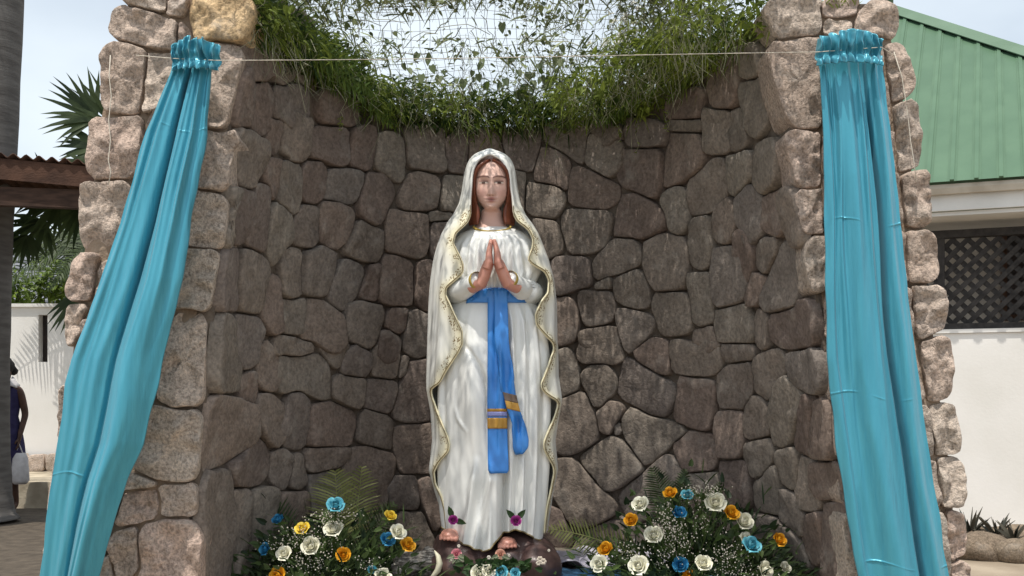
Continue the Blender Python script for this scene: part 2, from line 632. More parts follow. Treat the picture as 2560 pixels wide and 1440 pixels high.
NICHE += parse("""
640,20 700,15 720,110 640,120
725,40 770,70 775,200 735,180
800,240 880,250 880,312 800,300
1680,250 1760,235 1760,298 1680,300
1850,137 1899,130 1908,180 1873,195 1858,180
1858,215 1908,197 1917,221 1911,302 1896,326 1876,320 1864,262
1785,170 1845,140 1850,200 1840,262 1790,270
""", 0, 0, 1)


def resample(poly, n, cut=0.09):
    p = [Vector((a, b_, 0)) for a, b_ in poly]
    if cut:                                  # knock the corners off
        q = []
        for i in range(len(p)):
            a, c = p[i], p[(i + 1) % len(p)]
            q += [a.lerp(c, cut), a.lerp(c, 1 - cut)]
        p = q
    ds = [0.0]
    for i in range(len(p)):
        ds.append(ds[-1] + (p[(i + 1) % len(p)] - p[i]).length)
    out = []
    for k in range(n):
        d = ds[-1] * k / n
        i = max(j for j in range(len(p)) if ds[j] <= d + 1e-12)
        t = (d - ds[i]) / max(ds[i + 1] - ds[i], 1e-9)
        out.append(p[i].lerp(p[(i + 1) % len(p)], t))
    return out


def close_joints(polys, n, joint, most, cut=.09):
    """grow every outline until it leaves one joint's width to its neighbours, as a mason fits rubble"""
    rs = []
    for poly in polys:
        pts = np.array([(p.x, p.y) for p in resample(poly, n, cut)])
        x, y = pts[:, 0], pts[:, 1]
        if np.sum(x * np.roll(y, -1) - np.roll(x, -1) * y) < 0:
            pts = pts[::-1]
        rs.append(pts)
    dense = [np.concatenate([pts + (np.roll(pts, -1, 0) - pts) * t for t in (0, .33, .67)]) for pts in rs]
    owner = np.concatenate([np.full(len(d), i) for i, d in enumerate(dense)])
    allp = np.concatenate(dense)
    out = []
    for i, pts in enumerate(rs):
        tg = np.roll(pts, -1, 0) - np.roll(pts, 1, 0)
        nr = np.stack([tg[:, 1], -tg[:, 0]], 1)
        nr /= np.maximum(np.linalg.norm(nr, axis=1, keepdims=True), 1e-9)
        q = allp[owner != i]
        d = q[None] - pts[:, None]
        dist = np.linalg.norm(d, axis=2)
        ahead = np.einsum('ijk,ik->ij', d, nr)
        front = (ahead > 0.55 * dist) & (ahead > 0)
        dd = np.where(front, dist, 9).min(1)
        step = np.clip(dd * 0.5 - joint * 0.5, -0.02, most)
        near = dist.min(1)
        step = np.where((near < joint) & (step > 0), 0, step)
        step = (2 * step + np.roll(step, 1) + np.roll(step, -1)) / 4
        out.append([tuple(p) for p in pts + nr * step[:, None]])
    return out


def stone(poly, mapf, proud, depth, npts, rings, rough, gap, m, parent, seed):
    """poly in metric (u, v); mapf(u, v, off) -> point"""
    r_ = random.Random(seed)
    pts = resample(poly, npts, 0)
    c = sum(pts, Vector()) / npts
    size = sum((p - c).length for p in pts) / npts
    k = max(0.7, 1 - gap / max(size, 0.02))
    area = sum(pts[i].x * pts[(i + 1) % npts].y - pts[(i + 1) % npts].x * pts[i].y for i in range(npts))
    if area < 0:
        pts.reverse()
    tx, ty = r_.uniform(-0.12, 0.12), r_.uniform(-0.12, 0.12)
    so = Vector((seed * 3.17, seed * 1.31, 0))
    pts = [c + (p - c) * (k * (1 + 0.035 * mn.noise((p + so) * 14.0))) for p in pts]
    pr = proud * r_.uniform(0.7, 1.35)
    vs, fs = [], []
    for s_, h in rings:
        for p in pts:
            q = c + (p - c) * s_
            off = -depth if h is None else pr * h + (rough * (mn.noise((q + so) * 10.0) + 0.7 * mn.noise((q + so) * 25.0) + 0.5 * abs(mn.noise((q + so) * 16.0))) + tx * (q.x - c.x) + ty * (q.y - c.y)) * (0.5 + 0.5 * h)
            vs.append(mapf(q.x, q.y, off))
    vs.append(mapf(c.x, c.y, pr + rough * mn.noise((c + so) * 11.0)))
    R = len(rings)
    for i in range(R - 1):
        for j in range(npts):
            j2 = (j + 1) % npts
            fs.append((i * npts + j, i * npts + j2, (i + 1) * npts + j2, (i + 1) * npts + j))
    for j in range(npts):
        fs.append(((R - 1) * npts + j, (R - 1) * npts + (j + 1) % npts, len(vs) - 1))
    bb = MB()
    bb.add(vs, fs)
    return bb.build("stone", m, parent, smooth=True, recalc=True, centre=True)


grotto = thing("grotto_wall", "curved rubble stone grotto wall with a leafy roof behind the praying statue", "stone wall", (0, 5.0, 0), kind='thing')

# mortar core of the curved wall: inner face recessed behind the stones, thickness 0.42
KU = 1.35
b = MB()
rows_in, rows_out = [], []
zs = [0.0, 0.5, 1.0, 1.5, 2.0, 2.5, ZTOP]
ths = [PI * i / 64 for i in range(65)]
def ztop(t):
    return ZTOP - .15 * max(0.0, math.sin(t)) ** 3


for z in zs:
    rows_in.append([wall_pt(t, z if z < ZTOP else ztop(t), -0.018) for t in ths])
    rows_out.append([wall_pt(t, z if z < ZTOP else ztop(t), -0.42) for t in ths])
b.grid([list(reversed(r)) for r in rows_in])
b.grid(rows_out)
b.grid([rows_out[-1], rows_in[-1]])
for i in (0, -1):
    b.grid([[r[i] for r in rows_in], [r[i] for r in rows_out]])
b.build("mortar", M['mortar'], grotto, recalc=True)

RING_IN = [(1.0, None), (1.0, 0.4), (0.98, 0.9), (0.93, 1.02), (0.5, 1.0)]
for j in range(12):                          # the courses right behind the statue
    for k in range(4):
        xa = 1090 + k * 76 + (j % 2) * 22 + rnd.uniform(-8, 8)
        ya = 560 + j * 72 + rnd.uniform(-8, 8)
        if j < 3 and k in (0, 3):
            continue
        if 1095 < xa and xa + 72 < 1385:
            NICHE.append([(xa, ya + rnd.uniform(-6, 6)), (xa + 72, ya + rnd.uniform(-6, 6)), (xa + 70, ya + 68), (xa + 2, ya + 66)])
UVS = [[(lambda q: (q[0] * KU, q[1]))(unproj(*p)) for p in poly] for poly in NICHE]
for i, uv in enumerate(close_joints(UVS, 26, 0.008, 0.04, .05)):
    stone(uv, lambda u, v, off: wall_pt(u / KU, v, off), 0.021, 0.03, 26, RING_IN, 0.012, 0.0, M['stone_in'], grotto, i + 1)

# the two wall ends, seen from the front as battered piers of squared granite
PIERL = parse("""
650,-20 840,-20 840,60 800,65 660,40
850,25 945,15 950,75 850,80
950,60 990,10 1130,-4 1245,30 1245,90 1200,215 980,200
610,110 640,50 820,100 900,130 880,240 800,245 600,190
900,130 960,160 970,215 900,220
600,240 745,270 725,420 700,580 560,560 555,280
750,280 870,290 860,420 800,560 730,580
1080,230 1190,240 1190,310 1160,420 1110,640 1045,620 1050,350
500,620 720,590 740,700 650,880 490,900 475,830
740,600 800,540 830,640 740,740
460,930 640,925 620,1100 560,1230 450,1240 445,1000
1040,680 1180,690 1140,740 1110,960 1000,940 1010,800
980,960 1110,980 1090,1240 940,1230 950,1050
920,1255 1075,1260 1060,1340 1020,1550 870,1540 880,1400
430,1290 500,1285 470,1450 450,1490 380,1490 390,1430
""", 0, 0, 2) + parse("""
380,100 430,95 420,240 370,270
870,200 905,120 1000,125 1000,330 990,580 880,590 820,560 840,330
760,600 990,620 960,960 900,970 680,900 720,740
640,1020 790,1010 800,1080 770,1150 600,1170
800,1000 960,975 960,1120 820,1120
560,1260 680,1200 690,1400 590,1440 560,1350
740,1180 950,1170 990,1260 970,1500 730,1500 720,1300
660,930 790,985 640,1005
510,1360 560,1330 580,1500 510,1500
""", 0, 720, 2) + parse("""
300,600 380,500 440,520 400,640 300,640
250,660 420,650 400,790 250,790
210,800 410,800 390,960 210,960
180,970 370,970 350,1120 170,1120
160,1130 320,1130 290,1290 150,1290
140,1300 270,1300 250,1450 130,1450
""", 0, 0, 1)
PIERR = parse("""
40,60 90,20 280,20 290,80 270,185 100,190 80,110
300,40 470,20 475,80 400,95 300,85
325,115 430,110 435,180 325,180
480,70 560,40 640,55 655,110 640,180 470,175
65,250 160,210 290,210 300,420 290,640 160,620 110,460 90,400
140,690 290,680 300,940 210,940 190,830
200,960 300,950 305,1170 240,1160 220,1070
260,1200 320,1190 320,1440 270,1430 250,1300
620,240 680,260 725,420 720,470 680,500 650,520
655,540 740,530 765,700 765,820 690,860 670,650
695,890 790,880 805,1000 800,1140 720,1130 710,1000
720,1170 800,1165 840,1220 850,1350 830,1410 730,1420
320,215 600,215 610,400 320,400
320,420 640,420 650,640 320,650
310,670 660,660 670,850 310,860
310,880 680,880 700,1140 310,1150
330,1170 700,1170 720,1420 330,1430
""", 1900, 0, 2) + parse("""
740,0 850,0 880,80 880,180 800,265 770,240
790,270 890,260 915,350 910,540 830,560 800,400
840,600 920,590 950,700 955,810 870,830 840,700
880,860 960,855 970,950 965,1070 900,1080 885,960
920,1120 960,1130 990,1220 980,1330 950,1360 920,1250
940,1380 990,1370 1000,1500 950,1500
350,10 730,0 760,240 350,250
370,270 780,270 820,560 380,560
390,590 830,590 860,840 400,840
420,860 870,860 880,1090 430,1090
440,1110 900,1110 930,1500 470,1500
""", 1900, 720, 2)
RING_OUT = [(1.0, None), (1.0, 0.55), (0.99, 0.94), (0.965, 1.0), (0.82, 1.0), (0.66, 1.0), (0.48, 1.0), (0.28, 1.0)]


def pier_map(u, v, off):
    return Vector((u, Y0 - off, v))


OUTL = [(0, 318), (90, 300), (150, 276), (330, 240), (500, 224), (700, 195), (800, 186), (1100, 150), (1500, 125)]
INNL = [(0, 628), (120, 604), (340, 580), (480, 552), (630, 536), (790, 503), (1000, 497), (1200, 484), (1500, 490)]
OUTR = [(0, 2222), (60, 2226), (240, 2262), (420, 2284), (550, 2300), (700, 2322), (830, 2340), (1000, 2356), (1150, 2382), (1500, 2400)]
INNR = [(0, 1925), (60, 1922), (110, 1936), (330, 1985), (480, 2000), (600, 2022), (760, 2045), (1000, 2075), (1500, 2140)]
for polys, innt, outt, tops, side in ((PIERL, INNL, OUTL, -20, -1), (PIERR, INNR, OUTR, 24, 1)):
    b = MB()
    rows = []
    for py in [tops, 60, 120, 240, 340, 480, 630, 790, 1000, 1200, 1500, 1800]:
        xi = (interp(innt, py) - 1280) / F * Y0 + side * 0.02
        xo = (interp(outt, py) - 1280) / F * Y0 - side * 0.012
        z = CAMZ + (HZ - py) / F * Y0
        rows.append([Vector((xi, Y0 - 0.004, z)), Vector((xo, Y0 - 0.004, z)), Vector((xo, Y0 + 0.95, z)), Vector((xi + side * 0.03, Y0 + 0.95, z))])
    b.grid(rows, closed=True)
    b.add(rows[0], [(0, 1, 2, 3)])
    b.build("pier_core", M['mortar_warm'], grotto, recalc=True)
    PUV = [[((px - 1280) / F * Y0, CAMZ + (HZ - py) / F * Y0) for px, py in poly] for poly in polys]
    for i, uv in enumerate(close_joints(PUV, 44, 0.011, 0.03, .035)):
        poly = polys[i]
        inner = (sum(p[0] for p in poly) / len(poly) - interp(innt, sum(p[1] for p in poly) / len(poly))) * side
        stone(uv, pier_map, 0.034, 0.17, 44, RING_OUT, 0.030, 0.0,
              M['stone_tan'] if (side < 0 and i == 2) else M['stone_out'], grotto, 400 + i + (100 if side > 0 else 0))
    # the outer returns of the wall ends, facing away from the niche
    for j in range(8):
        z0, z1 = 0.05 + j * 0.34, 0.05 + j * 0.34 + 0.32
        for k in range(2):
            ya, yb = 0.2 + k * 0.36 + (j % 2) * 0.05, 0.2 + k * 0.36 + 0.33 + (j % 2) * 0.05

            def outer(u, v, off, _o=outt, _s=side):
                py = HZ - (v - CAMZ) / Y0 * F
                return Vector(((interp(_o, py) - 1280) / F * Y0 - _s * 0.03 + _s * off, Y0 + u, v))
            if z1 < 2.9:
                stone([(p.x, p.y) for p in resample([(ya, z0), (yb, z0), (yb, z1), (ya, z1)], 16)], outer, 0.03, 0.06, 16, RING_IN, 0.015, 0.006, M['stone_out'], grotto, 700 + j * 3 + k + 40 * (side > 0))

# raised floor of the niche
M['conc'] = mat("platform_concrete", (0.13, 0.11, 0.09), (0.22, 0.19, 0.16), scale=6, rough=0.95, bump=0.4)
b = MB()
n = 40
top = [wall_pt(PI * i / n, ZF, -0.05) for i in range(n + 1)]
bot = [Vector((p.x, p.y, 0)) for p in top]
b.add(top, [tuple(range(n + 1))])
b.add([top[0], top[-1], bot[-1], bot[0]], [(0, 1, 2, 3)])
b.build("platform", M['conc'], grotto, recalc=True)

# ------------------------------------------------------------------ leafy roof and garland
def roof_z(y):
    return ZTOP + 0.03 + 0.163 * (Y0 + BD - y)


def in_niche(x, y, m=0.0):
    a = (a_r(ZTOP) if x > 0 else a_l(ZTOP)) - m
    if y < Y0:
        return abs(x) < a
    return (x / a) ** 2 + ((y - Y0) / (BD - m)) ** 2 < 1


roof = thing("mesh_roof", "see-through wire mesh roof with dry vines and leaves over the niche", "mesh roof", (0, 5.0, ZTOP), kind='thing')
b = MB()
x = -1.15
while x < 1.15:
    ys = [y for y in np.arange(3.92, 5.9, 0.03) if in_niche(x, y, -0.06)]
    if len(ys) > 2:
        b.tube([(x + 0.022 * mn.noise(Vector((x * 5, y * 4, 0))), y, roof_z(y) + 0.03 * mn.noise(Vector((x * 3, y * 5, 2)))) for y in ys[::4] + [ys[-1]]], 0.0010, 4, cap=False)
    x += 0.045
y = 3.92
while y < 5.87:
    xs = [x for x in np.arange(-1.2, 1.2, 0.03) if in_niche(x, y, -0.06)]
    if len(xs) > 2:
        b.tube([(x, y + .02 * mn.noise(Vector((x * 4, y * 9, 7))), roof_z(y) + 0.03 * mn.noise(Vector((x * 3, y * 5, 2)))) for x in xs[::4] + [xs[-1]]], 0.0010, 4, cap=False)
    y += 0.075
b.build("wire", M['wire'], roof, kind='stuff')


def blade(mb, p, d, length, width, droop, col, segs=3, side=None):
    """a narrow leaf of real length that bends down along its run"""
    p, d = Vector(p), Vector(d).normalized()
    sd_ = side or d.cross(Vector((rnd.uniform(-1, 1), rnd.uniform(-1, 1), rnd.uniform(-.3, .3))))
    if sd_.length < 1e-4:
        sd_ = Vector((1, 0, 0))
    sd_ = sd_.normalized()
    vs = []
    q = p.copy()
    for i in range(segs):
        t = i / segs
        wv = width * (0.55 + 1.1 * t if t < 0.4 else 1.25 * (1 - t) / 0.6 * 0.8 + 0.1)
        vs += [q - sd_ * wv * 0.5, q + sd_ * wv * 0.5]
        q = q + d * (length / segs)
        d = (d + Vector((0, 0, -droop / segs))).normalized()
    vs.append(q)
    fs = [(2 * i, 2 * i + 1, 2 * i + 3, 2 * i + 2) for i in range(segs - 1)]
    fs.append((2 * segs - 2, 2 * segs - 1, 2 * segs))
    mb.add(vs, fs, col)


def broadleaf(mb, p, d, nrm, length, width, col):
    """a folded heart-shaped leaf"""
    p, d, nrm = Vector(p), Vector(d).normalized(), Vector(nrm)
    s_ = d.cross(nrm)
    if s_.length < 1e-4:
        s_ = d.cross(Vector((0.3, 0.8, 0.5)))
    s_ = s_.normalized()
    u = s_.cross(d).normalized()
    out = [(0, 0, 0), (-0.08, 0.32, .1), (0.25, 0.5, .16), (0.62, 0.36, .12), (1.0, 0, 0), (0.62, -0.36, .12), (0.25, -0.5, .16), (-0.08, -0.32, .1), (0.45, 0, -0.02)]
    vs = [p + d * a * length + s_ * c * width + u * h * width for a, c, h in out]
    mb.add(vs, [(0, 8, 2, 1), (8, 4, 3, 2), (8, 6, 5, 4), (0, 7, 6, 8)], col)


# vines, dry stems and small leaves lying on and hanging from the mesh
b, bd = MB(), MB()
for _ in range(22000):
    x, y = rnd.uniform(-1.1, 1.1), rnd.uniform(3.95, 5.84)
    if not in_niche(x, y):
        continue
    dens = 0.36 + 0.5 * mn.noise(Vector((x * 3.2, y * 3.2, 5))) + 0.9 * max(0, min(1, (x - 0.40) / 0.12)) + 0.8 * max(0, (-x - 0.62) * 3) + (0.75 if y < 4.40 else .1 if y < 4.95 else -0.14)  # unseen front extended past the piers and leafed densely to shade the lower dress
    if rnd.random() > dens:
        continue
    z = roof_z(y)
    k = rnd.random()
    if k < 0.42:
        ln = rnd.uniform(0.012, 0.036)
        broadleaf(b, (x, y, z + rnd.uniform(-.05, .03)), (rnd.uniform(-1, 1), rnd.uniform(-1, 1), rnd.uniform(-1, .2)), (rnd.uniform(-.7, .7), rnd.uniform(-.7, .7), 1), ln, ln * rnd.uniform(.5, .85), rnd.random() ** 1.4)
    elif k < 0.75:
        blade(b, (x, y, z + rnd.uniform(-.03, .03)), (rnd.uniform(-1, 1), rnd.uniform(-1, 1), rnd.uniform(-1.2, .3)), rnd.uniform(.04, .13), rnd.uniform(.004, .012), .7, rnd.random())
    else:
        h = rnd.uniform(.02, .09)
        p0 = Vector((x, y, z))
        bd.tube([p0, p0 + Vector((rnd.uniform(-.02, .02), rnd.uniform(-.02, .02), -h * .5)), p0 + Vector((rnd.uniform(-.04, .04), rnd.uniform(-.03, .03), -h))], [.0016, .0013, .0008], 3, False, rnd.random())
for _ in range(95):                     # larger heart-shaped leaves dangling from the net
    x, y = rnd.uniform(-.95, .5), 5.78 - abs(rnd.gauss(0, .28))
    if in_niche(x, y, .05):
        ln = rnd.uniform(.03, .06)
        broadleaf(b, (x, y, roof_z(y) + rnd.uniform(-.06, .01)), (rnd.uniform(-.5, .5), rnd.uniform(-.5, .3), -1), (rnd.uniform(-.6, .6), -1, rnd.uniform(-.2, .6)), ln, ln * rnd.uniform(.6, .85), rnd.random() * .35)
for _ in range(90):                     # runners along the mesh
    x, y = rnd.uniform(-1.0, 1.0), rnd.uniform(4.3, 5.7)
    a = rnd.uniform(0, 2 * PI)
    pts = []
    for i in range(5):
        if in_niche(x, y):
            pts.append((x, y, roof_z(y) + rnd.uniform(-.012, .02)))
        x += math.cos(a) * .07
        y += math.sin(a) * .07
        a += rnd.uniform(-.6, .6)
    if len(pts) > 2:
        bd.tube(pts, rnd.uniform(.0012, .0028), 3, False, rnd.random())
b.build("vine_leaf", M['vine'], roof, kind='stuff')
bd.build("dry_stem", M['dry'], roof, kind='stuff')
M['bloom'] = mat("white_bloom", (0.75, 0.75, 0.66), (0.8, 0.8, 0.74), rough=0.7)
b = MB()
for _ in range(80):
    px, py = rnd.gauss(1568, 34), rnd.gauss(88, 42)
    Y = 5.25
    for _i in range(6):
        z = CAMZ + (HZ - py) / F * Y
        Y += (z - roof_z(Y)) / -0.5 * 0.3 if False else 0
    p = P(px, py, (ZTOP + .03 + .163 * (Y0 + BD) - CAMZ) / ((HZ - py) / F + .163)) + Vector((0, 0, -.03))
    for q in range(5):
        a = 2 * PI * q / 5
        blade(b, p, (math.cos(a), rnd.uniform(-.6, .1), math.sin(a)), rnd.uniform(.012, .022), .008, .2, 0.5, 2)
b.build("white_flower", M['bloom'], roof, kind='stuff')

garland = MB()
gd = MB()
for _ in range(11500):
    th = rnd.uniform(-0.02, PI + 0.02)
    thc = min(max(th, .01), PI - .01)
    back = math.sin(thc)
    if th < 0.34 and rnd.random() < .5:
        continue
    inn = abs(rnd.gauss(0, .08)) - 0.05
    if th < 1.25 and rnd.random() < .55:
        inn += rnd.uniform(0, .34)
    p = wall_pt(thc, ZTOP, inn)
    p.z = ZTOP + rnd.uniform(-.10, .07) - (.03 + .08 * rnd.random() if back > .7 else 0) + max(0, inn) * .12
    n_ = wall_pt(thc, ZTOP, 1) - wall_pt(thc, ZTOP, 0)
    cl = .42 + .7 * mn.noise(Vector((p.x * 5, p.y * 5, p.z * 9))) + (.22 if th < 1.3 else 0) - (.1 if back > .8 else 0)
    tint = min(1, max(0, cl + rnd.uniform(-.4, .4)))
    d = Vector((n_.x * .4 + rnd.uniform(-1, 1), n_.y * .4 + rnd.uniform(-.8, .8), rnd.uniform(-1.5, .6)))
    k = rnd.random()
    if k < .30:
        ln = rnd.uniform(.018, .045)
        broadleaf(garland, p, d, (rnd.uniform(-.8, .8), rnd.uniform(-1, .2), rnd.uniform(-.3, 1)), ln, ln * rnd.uniform(.45, .75), tint)
    elif k < .5:
        blade(garland, p, d, rnd.uniform(.03, .07), rnd.uniform(.006, .014), 1.2, tint)
    else:
        blade(garland, p, d, rnd.uniform(.06, .15), rnd.uniform(.003, .009), 1.5, tint)
for _ in range(850):
    th = rnd.uniform(0.02, PI)
    p = wall_pt(th, ZTOP, rnd.uniform(-.02, .12) + (rnd.uniform(0, .3) if th < 1.25 else 0))
    p.z = ZTOP + rnd.uniform(-.14, .06)
    h = rnd.uniform(.05, .2) * (1.7 if rnd.random() < .06 else .8)
    gd.tube([p, p + Vector((rnd.uniform(-.04, .04), rnd.uniform(-.04, .02), -h * .6)), p + Vector((rnd.uniform(-.06, .06), rnd.uniform(-.04, .02), -h))], [.0017, .0013, .0008], 3, False, rnd.random())
for px, py, ln in ((1612, 330, .16), (1565, 345, .08), (1175, 330, .12), (1150, 318, .10), (830, 310, .09), (1690, 305, .1)):   # trailing runners
    th, z = unproj(px, py)
    p = wall_pt(th, z + .05, .05)
    gd.tube([p + Vector((.01 * math.sin(i * 2.1), 0, -ln * i / 5)) for i in range(6)], .0016, 4, False, .9)
    for i in range(14):
        blade(garland, p + Vector((0, -.004, -ln * rnd.random())), (rnd.uniform(-1, 1), -.3, rnd.uniform(-1, .3)), rnd.uniform(.012, .03), .006, .8, rnd.uniform(.5, 1), 2)
o = garland.build("garland", M['leaf'])
tag(o, "thick garland of narrow green leaves hanging along the inner top of the grotto wall", "garland", kind='stuff')
o2 = gd.build("dry_stem", M['dry'], o, kind='stuff')
garland_o = o

# moss and small plants on top of the right wall end
b = MB()
for _ in range(500):
    px = rnd.uniform(2045, 2140)
    p = P(px, 22 + rnd.uniform(-6, 6), Y0) + Vector((0, rnd.uniform(-.03, .3), 0))
    blade(b, p, (rnd.uniform(-.7, .7), rnd.uniform(-.8, .5), 1), rnd.uniform(.02, .06), .006, .8, .6 + rnd.uniform(-.2, .4))
o = b.build("moss_tuft", M['leaf'])
tag(o, "bright green moss on top of the right stone pier", "moss", kind='stuff')

# ------------------------------------------------------------------ the statue
M['white'] = mat("statue_white", (0.80, 0.80, 0.77), (0.72, 0.73, 0.71), scale=5, rough=0.28, spec=0.55, bump=0.02, bscale=40)
M['gold'] = mat("gold_paint", (0.42, 0.29, 0.06), (0.60, 0.44, 0.12), scale=30, rough=0.35, spec=0.6)
M['trim'] = mat("dull_gold_trim", (0.15, 0.11, 0.05), (0.27, 0.20, 0.085), scale=30, rough=0.4, spec=0.5)
M['skin'] = mat("painted_skin", (0.52, 0.235, 0.175), (0.57, 0.27, 0.20), scale=12, rough=0.38, spec=0.45)
M['hair'] = mat("painted_hair", (0.12, 0.034, 0.018), (0.19, 0.058, 0.028), scale=40, rough=0.4, stretch=(6, 6, 1), spec=0.4)
M['sash'] = mat("sash_blue", (0.035, 0.19, 0.56), (0.045, 0.235, 0.64), scale=5, rough=0.3, spec=0.5)
M['rock_paint'] = mat("painted_rock", (0.060, 0.036, 0.033), (0.115, 0.070, 0.062), scale=9, rough=0.35, spec=0.5, bump=0.2)


def cream_mantle():
    """white paint with a gold flower border; the attribute 'edge' is the distance from the painted edge in metres"""
    m, t, b = nodes("mantle_white")
    b.inputs['Roughness'].default_value = 0.28
    b.inputs['Specular IOR Level'].default_value = 0.55
    at = N(t, "ShaderNodeAttribute", attribute_name="edge")
    co = N(t, "ShaderNodeTexCoord")
    v = N(t, "ShaderNodeTexVoronoi", i_Scale=120.0)
    v2 = N(t, "ShaderNodeTexNoise", i_Scale=22.0, i_Detail=2.0)
    for n in (v, v2):
        t.links.new(co.outputs['Object'], n.inputs['Vector'])
    spots = ramp(t, [(0.34, (1, 1, 1)), (0.50, (0, 0, 0))])
    t.links.new(v.outputs['Distance'], spots.inputs['Fac'])
    clump = ramp(t, [(0.44, (0, 0, 0)), (0.52, (1, 1, 1))])
    t.links.new(v2.outputs['Fac'], clump.inputs['Fac'])
    band = ramp(t, [(0.0, (0, 0, 0)), (0.10, (1, 1, 1)), (0.36, (1, 1, 1)), (0.46, (0, 0, 0))])
    sc_ = N(t, "ShaderNodeMath", operation='MULTIPLY')
    sc_.inputs[1].default_value = 8.0
    t.links.new(at.outputs['Fac'], sc_.inputs[0])
    t.links.new(sc_.outputs[0], band.inputs['Fac'])
    k1 = N(t, "ShaderNodeMath", operation='MULTIPLY')
    k2 = N(t, "ShaderNodeMath", operation='MULTIPLY')
    t.links.new(spots.outputs['Color'], k1.inputs[0])
    t.links.new(clump.outputs['Color'], k1.inputs[1])
    t.links.new(k1.outputs[0], k2.inputs[0])
    t.links.new(band.outputs['Color'], k2.inputs[1])
    cream = ramp(t, [(0.0, (0.80, 0.73, 0.50)), (0.55, (0.80, 0.78, 0.68)), (1.0, (0.78, 0.78, 0.74))])
    t.links.new(sc_.outputs[0], cream.inputs['Fac'])
    mxx = N(t, "ShaderNodeMixRGB")
    mxx.inputs['Color2'].default_value = (0.20, 0.13, 0.045, 1)
    t.links.new(k2.outputs[0], mxx.inputs['Fac'])
    t.links.new(cream.outputs['Color'], mxx.inputs['Color1'])
    t.links.new(mxx.outputs['Color'], b.inputs['Base Color'])
    return m


M['mantle'] = cream_mantle()
SY = 5.02                                    # distance of the statue's axis
OUT_L = [(377, 1221), (379, 1208), (383, 1195), (390, 1182), (400, 1173), (412, 1167), (424, 1163), (450, 1159), (480, 1155), (510, 1148), (540, 1132), (560, 1117), (585, 1104), (610, 1095), (650, 1085), (700, 1079), (760, 1075), (850, 1072), (970, 1069), (1030, 1080), (1100, 1084), (1176, 1075), (1230, 1090), (1271, 1103), (1330, 1110)]
OUT_R = [(377, 1229), (379, 1242), (383, 1255), (390, 1268), (400, 1278), (412, 1284), (424, 1288), (450, 1291), (480, 1295), (510, 1302), (540, 1316), (560, 1332), (585, 1347), (610, 1357), (650, 1372), (700, 1385), (760, 1391), (850, 1392), (872, 1394), (940, 1396), (1000, 1405), (1039, 1398), (1100, 1389), (1176, 1395), (1234, 1382), (1300, 1372), (1330, 1368)]
ED_L = [(398, 1223), (402, 1208), (410, 1196), (430, 1185), (450, 1180), (500, 1177), (545, 1177), (567, 1169), (592, 1139), (617, 1133), (653, 1151), (672, 1159), (694, 1158), (725, 1117), (744, 1115), (792, 1137), (833, 1157), (864, 1158), (886, 1146), (925, 1118), (958, 1100), (969, 1077), (985, 1076), (1028, 1092), (1089, 1120), (1105, 1124), (1123, 1122), (1152, 1096), (1176, 1083), (1208, 1086), (1231, 1101), (1252, 1107), (1271, 1112), (1330, 1117)]
ED_R = [(398, 1227), (402, 1242), (410, 1254), (430, 1267), (450, 1274), (500, 1281), (540, 1284), (560, 1292), (580, 1322), (605, 1334), (628, 1331), (658, 1320), (669, 1330), (682, 1362), (705, 1373), (739, 1370), (758, 1354), (792, 1338), (817, 1341), (836, 1359), (858, 1383), (872, 1386), (917, 1371), (961, 1352), (975, 1355), (989, 1373), (999, 1393), (1010, 1397), (1039, 1388), (1089, 1365), (1105, 1359), (1121, 1361), (1163, 1384), (1180, 1386), (1234, 1375), (1258, 1369), (1295, 1364), (1330, 1361)]
DEP = [(377, .03), (383, .085), (392, .105), (420, .125), (460, .135), (500, .135), (540, .14), (580, .165), (640, .19), (720, .20), (850, .195), (1000, .20), (1330, .205)]
MCY = [(378, SY + .02), (420, SY), (500, SY), (560, SY), (640, SY - .01), (1330, SY - .005)]


def smooth_tab(tab, ys, wdt):
    v = np.interp(ys, [a for a, _ in tab], [c for _, c in tab])
    k = np.exp(-0.5 * (np.arange(-12, 13) * (ys[1] - ys[0]) / wdt) ** 2)
    k /= k.sum()
    return np.convolve(np.pad(v, 12, mode='edge'), k, mode='valid')


